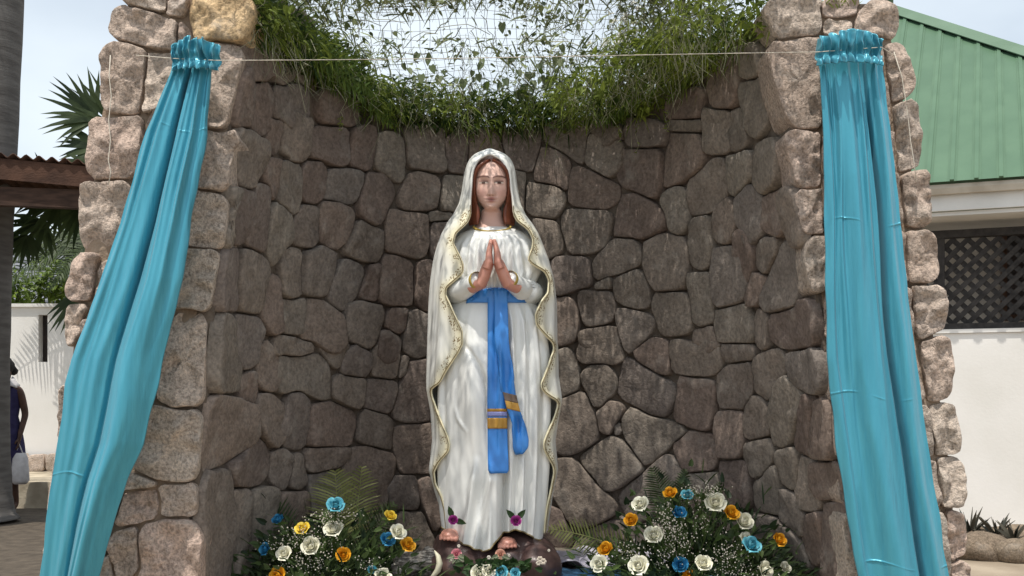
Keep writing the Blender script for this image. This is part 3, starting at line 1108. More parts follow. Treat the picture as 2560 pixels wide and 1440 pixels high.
statue = thing("statue", "tall painted statue of a praying woman in white mantle with blue sash", "statue", (-0.085, SY, ZF))
ys = np.concatenate([np.arange(378, 400, 2.0), np.arange(400, 1332, 4.0)])
yu = np.arange(360, 1350, 2.0)
tabs = [np.interp(ys, yu, smooth_tab(T, yu, s_)) for T, s_ in ((OUT_L, 3), (OUT_R, 3), (ED_L, 4), (ED_R, 4), (DEP, 10), (MCY, 10))]
NS = 141
rows, edges, trimL, trimR = [], [], [], []
for k, py in enumerate(ys):
    ol, orr, el_, er_, dp, cy = [T[k] for T in tabs]
    z = CAMZ + (HZ - py) / F * cy
    xl, xr = (ol - 1280) / F * cy, (orr - 1280) / F * cy
    cx, a = (xl + xr) / 2, max((xr - xl) / 2, 0.004)
    if py < 398:
        tl, tr_ = -PI / 2 + 0.001, -PI / 2 - 0.001 + 0
        tl, tr_ = -PI / 2 - 1e-3, -PI / 2 + 1e-3
    else:
        # the front edge lies nearer the camera than the axis: use its own distance
        yf = cy - dp * 0.6
        fl = max(-0.985, min(0.985, ((el_ - 1280) / F * yf - cx) / a))
        fr = max(-0.985, min(0.985, ((er_ - 1280) / F * yf - cx) / a))
        tl, tr_ = -PI + math.acos(-fl) if True else 0, -math.acos(fr)
    # angles: left edge tl (about -pi..-pi/2), going backwards through pi to tr_
    span = 2 * PI - (tr_ - tl)
    row, ed = [], []
    for i in range(NS):
        s_ = i / (NS - 1)
        th = tl - span * s_
        dl, dr = s_ * span * a, (1 - s_) * span * a
        de = min(dl, dr)
        px_, py_ = math.cos(th), math.sin(th)
        fold = 0.0
        if py > 560:
            g_ = min(1, (py - 560) / 160)
            u = th * 9.5 + 0.9 * math.sin(py * .006 + th * 2) + (1.6 if px_ > 0 else 0)
            fold = g_ * (.0075 * math.sin(u) + .0045 * math.sin(th * 21 + py * .004)) * min(1, de / .04)
            fold += g_ * .009 * math.exp(-de / .016)          # the rolled lip of the front edge
        elif py > 430:
            fold = .003 * math.sin(th * 16) + .004 * math.exp(-de / .012)
        else:
            fold = .002 * math.exp(-de / .014)
        row.append(Vector((cx + px_ * (a + fold * .6), cy + py_ * (dp + fold), z)))
        ed.append(de if py > 545 else max(de, (545 - py) * .002 + .03))
    rows.append(row)
    edges.append(ed)
    if py >= 398:
        trimL.append(row[0])
        trimR.append(row[-1])
b = MB()
b.grid(rows)
mantle = b.build("mantle", M['mantle'], statue, smooth=True)
at = mantle.data.attributes.new("edge", 'FLOAT', 'POINT')
at.data.foreach_set("value", np.array(edges, dtype=np.float32).ravel())
solidify(mantle, .009, -1)
b = MB()
for tr in (trimL, trimR):
    q = [p for p in tr if p.z < CAMZ + (HZ - 520) / F * SY]
    b = MB()
    b.tube([p + Vector((0, -.002, 0)) for p in q], .0019, 6)
    b.build("gold_trim", M['trim'], mantle, smooth=True)

# dress
DOUT = [(566, .060), (572, .10), (584, .15), (610, .19), (680, .215), (725, .175), (755, .185), (800, .228), (900, .25), (1000, .256), (1150, .253), (1270, .238), (1345, .224)]
DDEP = [(566, .055), (574, .085), (595, .112), (640, .135), (690, .14), (725, .120), (755, .122), (800, .148), (900, .168), (1050, .178), (1200, .182), (1345, .186)]
HEM = [(1105, 1318), (1125, 1336), (1150, 1354), (1185, 1370), (1208, 1380), (1228, 1370), (1240, 1353), (1262, 1334), (1290, 1326), (1312, 1332), (1335, 1348), (1360, 1354)]


def g1(x, c, s_):
    return math.exp(-((x - c) / s_) ** 2)


def dress_pt(th, py, lift=0.0):
    a, dp = interp(DOUT, py), interp(DDEP, py)
    x0, cy = -0.083, SY - .02
    c, s_ = math.cos(th), math.sin(th)
    front = max(0.0, -s_)
    px = 1280 + (x0 + c * a) / (cy - dp * front) * F
    f = 0.0
    if py > 750:
        gw = min(1, (py - 750) / 90)
        f += gw * (.015 * math.sin(c * 30 + py * .004) + .0045 * math.sin(c * 55 - py * .006)) * (0.08 + 0.92 * min(1, max(0, (px - 1222) / 30) + max(0, (1118 - px) / 20)))
        f += .042 * g1(px, 1181, 25) * g1(py, 985, 125) * front              # the bent knee under the cloth
        gx = interp([(860, 1156), (880, 1172), (910, 1192), (950, 1207), (1000, 1213), (1150, 1212)], py)
        f -= .028 * g1(px, gx + 5, 6) * g1(py, 970, 105) * front
        f += .012 * g1(px, interp([(1020, 1138), (1050, 1146), (1078, 1168)], py), 5) * g1(py, 1050, 26) * front
        f += .038 * g1(px, 1236 - max(0, py - 1180) * .06, 13) * min(1, max(0, (py - 1120) / 80)) * front   # central fold to the hem
        f -= .034 * g1(px, 1264, 9) * min(1, max(0, (py - 1130) / 80)) * front
        for j, (xx, sl_) in enumerate(((1195, .20), (1165, .14))):            # folds that sweep down to the left
            f += .030 * g1(px, xx + (1340 - py) * sl_ , 9) * min(1, max(0, (py - 1140) / 60)) * front
        f -= .018 * g1(px, 1208 - max(0, py - 1200) * .05, 7) * min(1, max(0, (py - 1190) / 60)) * front
        f += .014 * g1(px, 1330, 7) * front * gw - .016 * g1(px, 1316, 5) * gw * front - .014 * g1(px, 1288, 5) * min(1, max(0, (py - 1130) / 40)) * front + .008 * g1(px, 1305, 6) * min(1, max(0, (py - 1120) / 60)) * front
    elif py > 585:
        f += .009 * math.sin(c * 34) * min(1, (py - 585) / 30) * min(1, max(0, (745 - py) / 25)) * front
    return Vector((x0 + c * (a + f * .5 + lift), cy + s_ * (dp + f + lift), CAMZ + (HZ - py) / F * (cy - dp * front)))


b = MB()
rows = []
ND = 400
for k in range(151):
    t = k / 150
    row = []
    for i in range(ND):
        th = -PI / 2 + 2 * PI * i / ND
        pxa = 1280 + (-0.083 + math.cos(th) * .222) / 4.85 * F
        hem = interp(HEM, pxa) if math.sin(th) < 0.2 else 1345
        py = 566 + (hem - 566) * t
        row.append(dress_pt(th, py))
    rows.append(row)
b.grid(rows, closed=True)
dress = b.build("dress", M['white'], statue, smooth=True, recalc=True)
b = MB()
b.tube([p + Vector((0, -.002, 0)) for p in rows[-1][ND // 2 + 44:]] if False else [rows[-1][i % ND] + Vector((0, -.003, .002)) for i in range(-100, 101)], .0035, 6)
b.build("gold_hem", M['trim'], dress, smooth=True)
b = MB()
ring = []
for i in range(33):
    g_ = PI + PI * i / 32
    px = 1230 + 46 * math.cos(g_)
    py = 566 - 13 * math.sin(g_)
    ring.append(P(px, py, SY - .055 - .052 * abs(math.sin(g_))))
b.tube(ring, .0058, 6, squash=.8)
b.build("gold_neckline", M['gold'], dress, smooth=True)

# head, neck and face as one surface
FC = Vector((0, SY - .012, 0))


def head_pt(th, v):
    """v: photo row of the head, th: angle round the axis, -pi/2 to the camera"""
    W_ = [(392, .012), (398, .045), (408, .068), (425, .081), (450, .0865), (475, .0825), (488, .0765), (500, .064), (509, .051), (516, .039), (521, .034), (526, .046), (545, .050), (560, .062), (575, .09)]
    D_ = [(392, .015), (398, .055), (408, .08), (425, .098), (450, .105), (475, .105), (495, .105), (510, .104), (517, .099), (521, .082), (524, .045), (530, .030), (545, .034), (560, .048), (575, .08)]
    a, d = interp(W_, v), interp(D_, v)
    c, s_ = math.cos(th), math.sin(th)
    cx = (1228.5 - 1280) / F * 4.93
    x, y = c * a, s_ * d
    front = max(0, -s_)
    X = x / .0865                                  # -1..1 across the face
    f = 0.0
    if front > 0:
        f += .025 * g1(X, 0, .095 + .0032 * max(0, v - 455)) * max(0, min(1, (v - 446) / 34)) * (1 if v < 485 else g1(v, 485, 4))   # nose
        f += .007 * g1(X, 0, .42) * g1(v, 444, 7) + .005 * g1(abs(X), .40, .26) * g1(v, 440, 6)      # brow
        f -= .013 * g1(abs(X), .40, .22) * g1(v, 453, 8)                                          # sockets
        f += .009 * g1(abs(X), .40, .16) * g1(v, 457, 5)                                          # lids
        f += .006 * g1(abs(X), .52, .25) * g1(v, 478, 12)                                         # cheeks
        f -= .004 * g1(abs(X), .27, .10) * g1(v, 486, 8)
        f += .0075 * g1(X, 0, .25) * g1(v, 495.5, 3.2) + .008 * g1(X, 0, .21) * g1(v, 502.5, 3.0) - .004 * g1(X, 0, .3) * g1(v, 499, 1.6)   # lips
        f -= .004 * g1(X, 0, .25) * g1(v, 509, 3)
        f += .010 * g1(X, 0, .30) * g1(v, 517, 6)                                                 # chin
    Yp = FC.y + y - f * front
    return Vector((cx + x, Yp, CAMZ + (HZ - v) / F * min(Yp, 4.99)))


b = MB()
vv = list(np.concatenate([np.arange(392, 434, 4.0), np.arange(434, 532, 1.3), np.arange(533, 576, 5.0)]))
NH = 112
ths_h = []
for i in range(NH):                              # rings denser on the face
    s_ = i / NH
    th = -PI / 2 + 2 * PI * (s_ - .5) + 0.55 * math.sin(2 * PI * (s_ - .5)) * -1 + 0
    ths_h.append(th)
rows = [[head_pt(t, v) for t in ths_h] for v in vv]
b.grid(rows, closed=True)
b.f.append(tuple(range(NH)))
me_cols = []
SK, BR, LP, EY, LID, BL = (.70, .455, .375), (.10, .035, .025), (.34, .115, .11), (.035, .016, .014), (.30, .14, .11), (.70, .37, .32)


def mixc(a, c, t):
    t = max(0, min(1, t))
    return tuple(p + (q - p) * t for p, q in zip(a, c))


cols = []
for v in vv:
    for th in ths_h:
        c = math.cos(th) * interp([(392, .012), (425, .081), (450, .0865), (475, .0855), (495, .081), (510, .072), (520, .06)], v)
        X = c / .0865
        k = SK
        if math.sin(th) < -.1:
            k = mixc(k, BL, .55 * g1(abs(X), .52, .28) * g1(v, 482, 13))
            aX = abs(X)
            if .10 < aX < .72:
                brow = 443.5 - 3.2 * math.sin(PI * min(1, max(0, (aX - .10) / .62)) ** .8) + (aX > .55) * (aX - .55) * 3
                k = mixc(k, BR, .95 * g1(v, brow, 2.3))
                u = (aX - .40) / .25
                if abs(u) < 1:
                    lidline = 456.5 - 2.0 * (1 - u * u)
                    k = mixc(k, LID, .8 * g1(v, lidline - 3.6, 1.5))
                    k = mixc(k, EY, .95 * g1(v, lidline, 2.0))
                    if lidline < v < lidline + 5.6 * (1 - u * u) + .6:
                        k = (.52, .42, .36) if abs(u) > .42 else (.05, .028, .02)
                    k = mixc(k, LID, .6 * g1(v, lidline + 5.0, 1.3))
            if aX < .34:
                k = mixc(k, LP, .9 * (g1(v, 495.5, 3.0) * g1(X, 0, .26) + g1(v, 502.5, 3.2) * g1(X, 0, .22)))
                k = mixc(k, (.10, .03, .03), .8 * g1(v, 499, 1.2) * g1(X, 0, .25))
                k = mixc(k, (.22, .08, .06), .6 * g1(v, 488.5, 1.7) * g1(aX, .085, .05))
        cols.append((*k, 1.0))


def attrmat(name, attr, rough=.38, spec=.45):
    m, t, bs = nodes(name)
    a = N(t, "ShaderNodeAttribute", attribute_name=attr)
    t.links.new(a.outputs['Color'], bs.inputs['Base Color'])
    bs.inputs['Roughness'].default_value = rough
    bs.inputs['Specular IOR Level'].default_value = spec
    return m


M['face'] = attrmat("painted_face", "paint", .5, .3)
head = b.build("head", M['face'], statue, smooth=True, recalc=True)
ca = head.data.color_attributes.new("paint", 'FLOAT_COLOR', 'POINT')
ca.data.foreach_set("color", np.array(cols, dtype=np.float32).ravel())

# hair: two parted sheets that frame the face and fall to the shoulders
b = MB()
for sg in (-1, 1):
    rows = []
    for k in range(27):
        t = k / 26
        v = 399 + 160 * t
        inner = interp([(399, .004), (406, .028), (416, .050), (430, .067), (450, .0755), (480, .0745), (500, .066), (520, .054), (540, .053), (559, .060)], v)
        outer = interp([(399, .030), (406, .06), (416, .080), (430, .094), (450, .101), (480, .103), (520, .102), (559, .098)], v)
        row = []
        for j in range(9):
            u = j / 8
            x = inner + (outer - inner) * u
            yy = SY - .012 - interp([(399, .075), (416, .096), (440, .080), (480, .066), (510, .045), (559, .060)], v) * (1 - u * .85) - .010 * math.sin(PI * u) - .003 * math.sin(u * 22 + t * 5)
            row.append(Vector(((1228.5 - 1280) / F * 4.93 + sg * x, yy, CAMZ + (HZ - v) / F * 4.93)))
        rows.append(row if sg > 0 else list(reversed(row)))
    b.grid(rows)
o = b.build("hair", M['hair'], statue, smooth=True)
solidify(o, .012, 0)

# sleeves with gold cuffs
for sg, el_, mid, wr in ((-1, (1134, 734), (1156, 724), (1194, 702)), (1, (1332, 734), (1306, 724), (1273, 699))):
    pe, pm, pw = P(*el_, SY - .025), P(*mid, SY - .135), P(*wr, SY - .215)
    pts = [pe.lerp(pm, t) for t in (0, .25, .5, .75)] + [pm.lerp(pw, t) for t in (0, .25, .5, .75, 1)]
    b, cuffs = MB(), MB()
    b.tube(pts, [.050, .052, .052, .050, .047, .045, .042, .040, .039], 18, squash=1.1)
    ax = (pw - pm).normalized()
    cuffs.tube([pw - ax * .009, pw - ax * .004, pw + ax * .003, pw + ax * .0075], [.0398, .0412, .0412, .0396], 18, cap=False, squash=1.1)
    sl_ = b.build("sleeve", M['white'], statue, smooth=True)
    cuffs.build("gold_cuff", M['gold'], sl_, smooth=True)


# praying hands, the palms together and the little fingers towards the viewer
def hand(sg):
    b = MB()
    wr, pk, tp = P(1236 + sg * 32, 708, SY - .225), P(1234 + sg * 11.5, 655, SY - .235), P(1231.5 + sg * 3.2, 597, SY - .225)
    up = (pk - wr).normalized()
    b.tube([wr + Vector((sg * .045, .030, -.020)), wr, wr.lerp(pk, .35), wr.lerp(pk, .75), pk], [.024, .026, .026, .0245, .022], 16, squash=1.35)
    for f, (dy, ln, r0) in enumerate(((-.030, .80, .0105), (-.010, .95, .0118), (.010, 1.0, .012), (.029, .92, .0115))):
        base = pk + Vector((0, dy, -.004))
        tip = pk.lerp(tp, ln) + Vector((0, dy * .55, 0))
        k1, k2 = base.lerp(tip, .42) + Vector((sg * .004, 0, 0)), base.lerp(tip, .74) + Vector((sg * .002, 0, 0))
        b.tube([base - up * .03, base, k1, k2, tip - (tip - k2) * .15, tip], [r0 * 1.55, r0 * 1.5, r0 * 1.2, r0 * .95, r0 * .7, r0 * .3], 10)
    t0 = wr.lerp(pk, .35) + Vector((0, .028, 0))
    t1, t2 = wr.lerp(pk, .85) + Vector((0, .046, 0)), pk.lerp(tp, .3) + Vector((0, .045, 0))
    b.tube([t0, t1, t2], [.014, .012, .007], 10)
    o = b.build("hand", M['skin'], statue, smooth=True, recalc=True)
    r = o.modifiers.new("join", 'REMESH')
    r.mode = 'VOXEL'
    r.voxel_size = .0026
    r.use_smooth_shade = True
    s_ = o.modifiers.new("soft", 'SMOOTH')
    s_.iterations = 3
    return o


hand(-1)
hand(1)


# blue sash: band at the waist and two tails
def dress_front_y(px, py):
    best = None
    a = interp(DOUT, py)
    for _ in range(3):
        Yg = 4.85 if best is None else best
        c = max(-.97, min(.97, ((px - 1280) / F * Yg + .083) / a))
        th = -math.acos(c)
        best = dress_pt(th, py).y
    return best


b = MB()
rows = []
for py in (719, 723, 732, 744, 752, 756):
    row = []
    for i in range(41):
        px = 1166 + (1317 - 1166) * i / 40
        e = abs(i - 20) / 20
        row.append(P(px, py + (py < 735) * e * e * 22, dress_front_y(px, max(py, 726)) - .012 - (.004 if 723 < py < 752 else 0)))
    rows.append(row)
b.grid(rows)
sash = b.build("sash", M['sash'], statue, smooth=True)
solidify(sash, .010, 1)


def tail(cl, off, name, n=60):
    rows = []
    for k in range(n + 1):
        t = k / n
        py = cl[0][0] + (cl[-1][0] - cl[0][0]) * t
        xl = float(np.interp(py, [q[0] for q in cl], [q[1] for q in cl]))
        xr = float(np.interp(py, [q[0] for q in cl], [q[2] for q in cl]))
        dr = float(np.interp(py, [q[0] for q in cl], [q[3] for q in cl]))
        row = []
        for i in range(9):
            px = xl + (xr - xl) * i / 8
            cre = .004 * g1(i, 3.3, .6) if name == 'tail' else .003 * g1(i, 1.5, .8)
            row.append(P(px, py + dr * (i - 4) / 8, min(dress_front_y(px, min(py, 1330)), dress_front_y((xl + xr) / 2, min(py, 1330)) + .004) - off + cre))
        rows.append(row)
    return rows


T1 = [(722, 1219, 1268, 0), (900, 1219, 1266, 0), (1000, 1218, 1267, 0), (1100, 1219, 1269, 0), (1176, 1220, 1272, 0), (1183, 1224, 1268, 0)]
T2 = [(722, 1236, 1268, 0), (850, 1236, 1272, 0), (930, 1246, 1281, 4), (985, 1257, 1291, 8), (1030, 1268, 1302, 8), (1065, 1281, 1316, 6), (1100, 1285, 1322, 0), (1120, 1286, 1321, -2), (1136, 1291, 1308, -3)]
for T, off, nm in ((T1, .016, 'tail'), (T2, .026, 'tail')):
    b = MB()
    b.grid(tail(T, off, nm))
    o = b.build("sash_tail", M['sash'], sash, smooth=True)
    solidify(o, .007, 1)


def gold_strip(T, off, y0, y1, m):
    b = MB()
    rows = tail(T, off, 'tail', 120)
    span = T[-1][0] - T[0][0]
    k0, k1 = int((y0 - T[0][0]) / span * 120), int(math.ceil((y1 - T[0][0]) / span * 120))
    b.grid([[p + Vector((0, -.0016, 0)) for p in r] for r in rows[k0:k1 + 1]])
    solidify(b.build("gold_band", m, sash, smooth=True), .0012, -1)


M['lilac'] = mat("lilac_paint", (.22, .24, .48), rough=.35)
M['ochre'] = mat("ochre_paint", (.36, .19, .035), (.44, .25, .05), scale=20, rough=.4)
M['umber'] = mat("umber_paint", (.17, .12, .09), rough=.4)
gold_strip(T1, .016, 1022, 1029, M['ochre'])
gold_strip(T1, .016, 1033, 1040, M['lilac'])
gold_strip(T1, .016, 1045, 1070, M['ochre'])
gold_strip(T2, .026, 985, 1003, M['umber'])
gold_strip(T2, .026, 1005, 1024, M['ochre'])


# roses: leaf-thin petals wound round a bud
def rose_mesh(name, m, seed, open_=0.5, R=1.0):
    r_ = random.Random(seed)
    b = MB()
    b.ball((0, 0, .42 * R), .20 * R, 8, 6, (1, 1, 1.5))
    a0 = 0
    for ring_, (n, rad, hgt, lean) in enumerate(((3, .30, 1.0, .02), (3, .46, 1.0, .05), (4, .62, .95, .08 + .16 * open_), (5, .78, .84, .12 + .28 * open_))):
        for k in range(n):
            a = a0 + 2 * PI * k / n + r_.uniform(-.2, .2)
            rows = []
            wd = 2 * PI / n * .68
            for j in range(6):
                t = j / 5
                row = []
                for i in range(7):
                    u = i / 6 * 2 - 1
                    g_ = a + u * wd * (0.7 + .3 * math.sin(PI * min(1, t + .2)))
                    q = rad * (.4 + .6 * math.sin(min(1, t * 1.3) * PI / 2)) * (1 - (.42, .30, .10, 0)[ring_] * t * t) + lean * t * t + .02 * r_.uniform(-1, 1) * t
                    zz = hgt * (t ** .9) - .34 * t * t * abs(u) ** 2.5 - lean * .45 * t ** 5
                    row.append(Vector((math.cos(g_) * q * R, math.sin(g_) * q * R, (zz - .05) * R)))
                rows.append(row)
            b.grid(rows)
        a0 += .7
    return b.mesh(name, m, smooth=True)


ROSE = {}
for cn, cc in (('white', ((.70, .68, .53), (.80, .78, .65))), ('yellow', ((.66, .29, .010), (.72, .38, .025))), ('blue', ((.018, .16, .36), (.06, .30, .50))), ('teal', ((.06, .30, .40), (.16, .46, .54))),
               ('lemon', ((.70, .50, .04), (.78, .60, .10))), ('magenta', ((.26, .02, .16), (.40, .05, .27))), ('peach', ((.62, .30, .21), (.66, .36, .26))), ('pink', ((.50, .14, .18), (.62, .24, .27)))):
    M['rose_' + cn] = mat(cn + "_petal", cc[0], cc[1], scale=2.0, rough=.55, spec=.25)
    ROSE[cn] = [rose_mesh(cn + "_rose", M['rose_' + cn], 11 + k, op) for k, op in enumerate((0.1, .45, .8))]
M['rose_leaf'] = leafmat("rose_leaf", (.015, .035, .012), (.05, .10, .03))


def place_rose(cn, p, r, parent, face=None, name="rose", var=None, label=None):
    o = bpy.data.objects.new(name, ROSE[cn][rnd.randrange(3) if var is None else var])
    C.objects.link(o)
    o.parent = parent
    o.location = Vector(p) - world_loc(parent)
    d = Vector(face) if face else Vector((rnd.uniform(-.6, .6), rnd.uniform(-1.0, -.45), rnd.uniform(.2, .9)))
    o.rotation_mode = 'QUATERNION'
    o.rotation_quaternion = d.normalized().to_track_quat('Z', 'Y')
    o.scale = (r, r, r)
    o.location -= d.normalized() * r * .5
    if label:
        o['label'] = label
    return o


for px, py, rr in ((1133, 1299, .024), (1290, 1301, .027)):
    q = P(px, py, 4.80)
    ro = place_rose('magenta', q + Vector((0, -.01, 0)), rr * .8, statue, (0, -1, .35), "foot_rose", 2)
    b = MB()
    for a in ((1.9, .5) if px < 1200 else (2.3, .85)):
        d = Vector((math.cos(a), -.1, math.sin(a)))
        if px < 1200 and a < 1:
            d = Vector((.8, -.1, -.25))
        broadleaf(b, q + d * .018 + Vector((0, .004, 0)), d, (0, -1, .2), .045, .026, .55)
    solidify(b.build("rose_leaf", M['rose_leaf'], statue), .002)

# feet
for fx, toes in (((1122, 1344), -1), ((1268, 1364), 1)):
    b = MB()
    c0 = P(fx[0], fx[1], 4.80)
    b.ball(c0 + Vector((0, .05, .008)), .045, 14, 9, (.85, 1.3, .55))
    for k in range(5):
        r_ = (.0125, .0100, .0092, .0085, .0078)[k]
        o_ = Vector((toes * (-.030 + k * .0165), .006 * abs(k - 1) - .012, -.006))
        b.tube([c0 + o_ + Vector((0, .04, .008)), c0 + o_ + Vector((0, .012, .004)), c0 + o_], [r_, r_, r_ * .7], 8)
        b.ball(c0 + o_ + Vector((0, .004, 0)), r_ * .95, 8, 6)
    o = b.build("foot", M['skin'], statue, smooth=True, recalc=True)
    r = o.modifiers.new("join", 'REMESH')
    r.mode, r.voxel_size, r.use_smooth_shade = 'VOXEL', .003, True
    o.modifiers.new("soft", 'SMOOTH').iterations = 2

# the painted rock under her feet
b = MB()
for px, py, Y, rx, ry, rz in ((1140, 1408, 4.90, .13, .16, .11), (1245, 1420, 4.92, .17, .18, .095), (1345, 1412, 4.88, .10, .14, .10), (1300, 1385, 5.02, .17, .2, .12), (1180, 1375, 5.03, .18, .2, .12),
                              (1235, 1450, 4.92, .26, .2, .06), (1120, 1352, 4.95, .05, .12, .04), (1265, 1385, 4.86, .07, .07, .04), (1372, 1425, 4.86, .055, .08, .10)):
    b.ball(P(px, py, Y), 1.0, 28, 18, (rx, ry, rz))
b.v = [tuple(Vector(v) + Vector((mn.noise(Vector(v) * 9), mn.noise(Vector(v) * 9 + Vector((5, 0, 0))), mn.noise(Vector(v) * 9 + Vector((0, 7, 0))))) * .016) for v in b.v]
base = b.build("rock_base", M['rock_paint'], statue, smooth=True, recalc=True)
r = base.modifiers.new("join", 'REMESH')
r.mode, r.voxel_size, r.use_smooth_shade = 'VOXEL', .009, True
base.modifiers.new("soft", 'SMOOTH').iterations = 4
M['dapple'] = leafmat("painted_leaf", (.09, .12, .06), (.24, .26, .17), trans=0.0)
M['white_fl'] = mat("painted_white_flower", (.55, .47, .38), (.72, .66, .56), scale=20, rough=.4)
for px, py, cn, rr in ((1141, 1384, 'pink', .020), (1251, 1385, 'peach', .020), (1350, 1399, None, .014), (1358, 1404, None, .014), (1346, 1408, None, .011), (1273, 1389, None, .006), (1372, 1376, None, .006), (1147, 1365, None, .007), (1222, 1394, None, .009), (1130, 1399, None, .008)):
    q = P(px, py, 4.735 if px > 1180 else 4.73)
    if cn:
        o = place_rose(cn, q, rr, base, (0, -1, .3), "painted_flower", 2)
        o.scale = (rr, rr, rr * .6)
        b = MB()
        for k in range(7):
            a = -PI * (.15 + .7 * k / 6)
            broadleaf(b, q + Vector((math.cos(a) * .014, .002, math.sin(a) * .014)), (math.cos(a), -.05, math.sin(a)), (0, -1, .2), .034, .018, rnd.random())
        solidify(b.build("painted_leaf", M['dapple'], base), .0015)
    else:
        b = MB()
        for k in range(6):
            a = 2 * PI * k / 6
            b.ball(q + Vector((math.cos(a) * rr * .6, 0, math.sin(a) * rr * .6)), rr * .48, 7, 5, (1, .5, 1))
        b.build("painted_flower", M['white_fl'], base, smooth=True)

# ------------------------------------------------------------------ the satin curtains, their rope and loose strings
def satin():
    m, t, bs = nodes("teal_satin")
    bs.inputs['Roughness'].default_value = .34
    bs.inputs['Metallic'].default_value = .30
    bs.inputs['Specular IOR Level'].default_value = .6
    bs.inputs['Sheen Weight'].default_value = .15
    bs.inputs['Anisotropic'].default_value = .4
    co = N(t, "ShaderNodeTexCoord")
    ma = N(t, "ShaderNodeMapping")
    ma.inputs['Scale'].default_value = (18, 18, 1.6)
    n1 = N(t, "ShaderNodeTexNoise", i_Scale=2.0, i_Detail=4.0)
    t.links.new(co.outputs['Object'], ma.inputs['Vector'])
    t.links.new(ma.outputs['Vector'], n1.inputs['Vector'])
    r = ramp(t, [(.3, (.046, .285, .385)), (.7, (.064, .34, .445))])
    t.links.new(n1.outputs['Fac'], r.inputs['Fac'])
    t.links.new(r.outputs['Color'], bs.inputs['Base Color'])
    n2 = N(t, "ShaderNodeTexNoise", i_Scale=5.0, i_Detail=3.0)
    t.links.new(ma.outputs['Vector'], n2.inputs['Vector'])
    bp = N(t, "ShaderNodeBump", i_Strength=.2, i_Distance=.012)
    t.links.new(n2.outputs['Fac'], bp.inputs['Height'])
    t.links.new(bp.outputs['Normal'], bs.inputs['Normal'])
    return m


M['satin'] = satin()


def curtain(label, Lt, Rt, ytop, ybot, pleats, creases, seed, ruffle, yoff):
    top = P((interp(Lt, ytop) + interp(Rt, ytop)) / 2, ytop, 4.33)
    root = thing("curtain", label, "curtain", (top.x, top.y, 0), "satin curtains hung on the stone piers", kind='thing')
    NSc, NT = 150, 170
    rows = []
    pys = sorted(set([ytop + (ybot - ytop) * k / NT for k in range(NT + 1)] + [c_ + q_ * 1.5 for c_, _ in creases for q_ in range(-16, 20)]))
    for py in pys:
        t = (py - ytop) / (ybot - ytop)
        xl, xr = interp(Lt, py), interp(Rt, py)
        row = []
        wav = .5 + .5 * min(1, t * 5)
        for i in range(NSc + 1):
            s_ = i / NSc
            d = 0.0
            for c, wd, am, k0, k1 in pleats:             # centre, width, height, strength at top and bottom
                cc = c + .012 * math.sin(py * .011 + c * 20)
                d += am * lerp(k0, k1, min(1, t * 1.3)) * g1(s_, cc, wd)
            d += .010 * (1 - min(1, t * 2.2)) * math.sin(s_ * 44 + seed) + .004 * mn.noise(Vector((s_ * 9, t * 5, seed)))
            for cy_, am in creases:
                d += am * g1(py + 10 * math.sin(s_ * 7) - 12 * s_, cy_, 1.9) * max(0.0, min(1.0, .35 + 2.2 * mn.noise(Vector((s_ * 3.5, cy_ * .013, seed))))) 
            base_y = yoff(t) - d * wav * (1 - .25 * (s_ in (0, 1)))
            edge = 1 - g1(s_, 0, .03) - g1(s_, 1, .03)
            wob = 4 * mn.noise(Vector((py * .012, s_, seed))) * (1 - edge)
            row.append(P(lerp(xl, xr, s_) + wob, py, yoff(t)) + Vector((0, base_y - yoff(t), 0)))
        rows.append(row)
    b = MB()
    b.grid(rows)
    cl = b.build("cloth", M['satin'], root, smooth=True)
    solidify(cl, .004, 1)
    # gathered heading
    (x0, x1, y0, y1, nf) = ruffle
    rows = []
    for k in range(25):
        t = k / 24
        row = []
        for i in range(241):
            s_ = i / 240
            ph = s_ * nf * 2 * PI + 3.5 * mn.noise(Vector((s_ * 5, t * 1.2, seed)))
            d = (.015 + .016 * mn.noise(Vector((s_ * 6, t * 2.0, seed + 9)))) * math.sin(ph) * (1 - .55 * g1(t, .62, .12)) + .010 * mn.noise(Vector((s_ * 11, t * 3, seed + 3)))
            px = lerp(x0, x1, s_) + 3 * math.cos(ph) * (1 - t) + 4 * mn.noise(Vector((s_ * 9, t * 4, seed + 6)))
            py = lerp(y0 + 11 * mn.noise(Vector((s_ * 9, 1, seed))) - 14 * math.sin(PI * s_) + 4 * math.sin(ph), y1 + 4 * math.sin(ph), t)
            row.append(P(px, py, 4.33 - .035) + Vector((0, -d + .020 * g1(t, .62, .14) - .045 * math.sin(PI * s_), 0)))
        rows.append(row)
    b = MB()
    b.grid(rows)
    solidify(b.build("ruffle", M['satin'], root, smooth=True), .002, 1)
    return root


CL_L = [(130, 436), (180, 428), (330, 365), (560, 300), (800, 216), (900, 178), (960, 164), (1100, 145), (1250, 121), (1440, 100), (1700, 80)]
CL_R = [(130, 540), (180, 530), (340, 520), (500, 490), (700, 460), (870, 416), (1000, 388), (1110, 361), (1200, 321), (1310, 286), (1440, 250), (1700, 190)]
curtain("teal satin curtain swept diagonally across the left stone pier", CL_L, CL_R, 140, 1640,
        [(.08, .05, .026, 1.2, .15), (.20, .05, .030, 1.2, .2), (.33, .08, .034, 1.1, .55), (.47, .028, -.050, 1.0, .4), (.71, .20, .085, .6, 1.0), (.93, .06, .02, 1.0, .0), (.62, .03, .026, 1.4, -.6), (.80, .035, .022, 1.4, -.5)],
        [(1187, .003), (318, .0025)], 3.0, (431, 547, 116, 178, 7), lambda t: 4.335 - .10 * math.sin(PI * min(1, t * .9)) * .8 - .05 * t)
CR_L = [(130, 2042), (180, 2047), (330, 2055), (600, 2060), (900, 2066), (1060, 2082), (1200, 2102), (1440, 2142), (1700, 2180)]
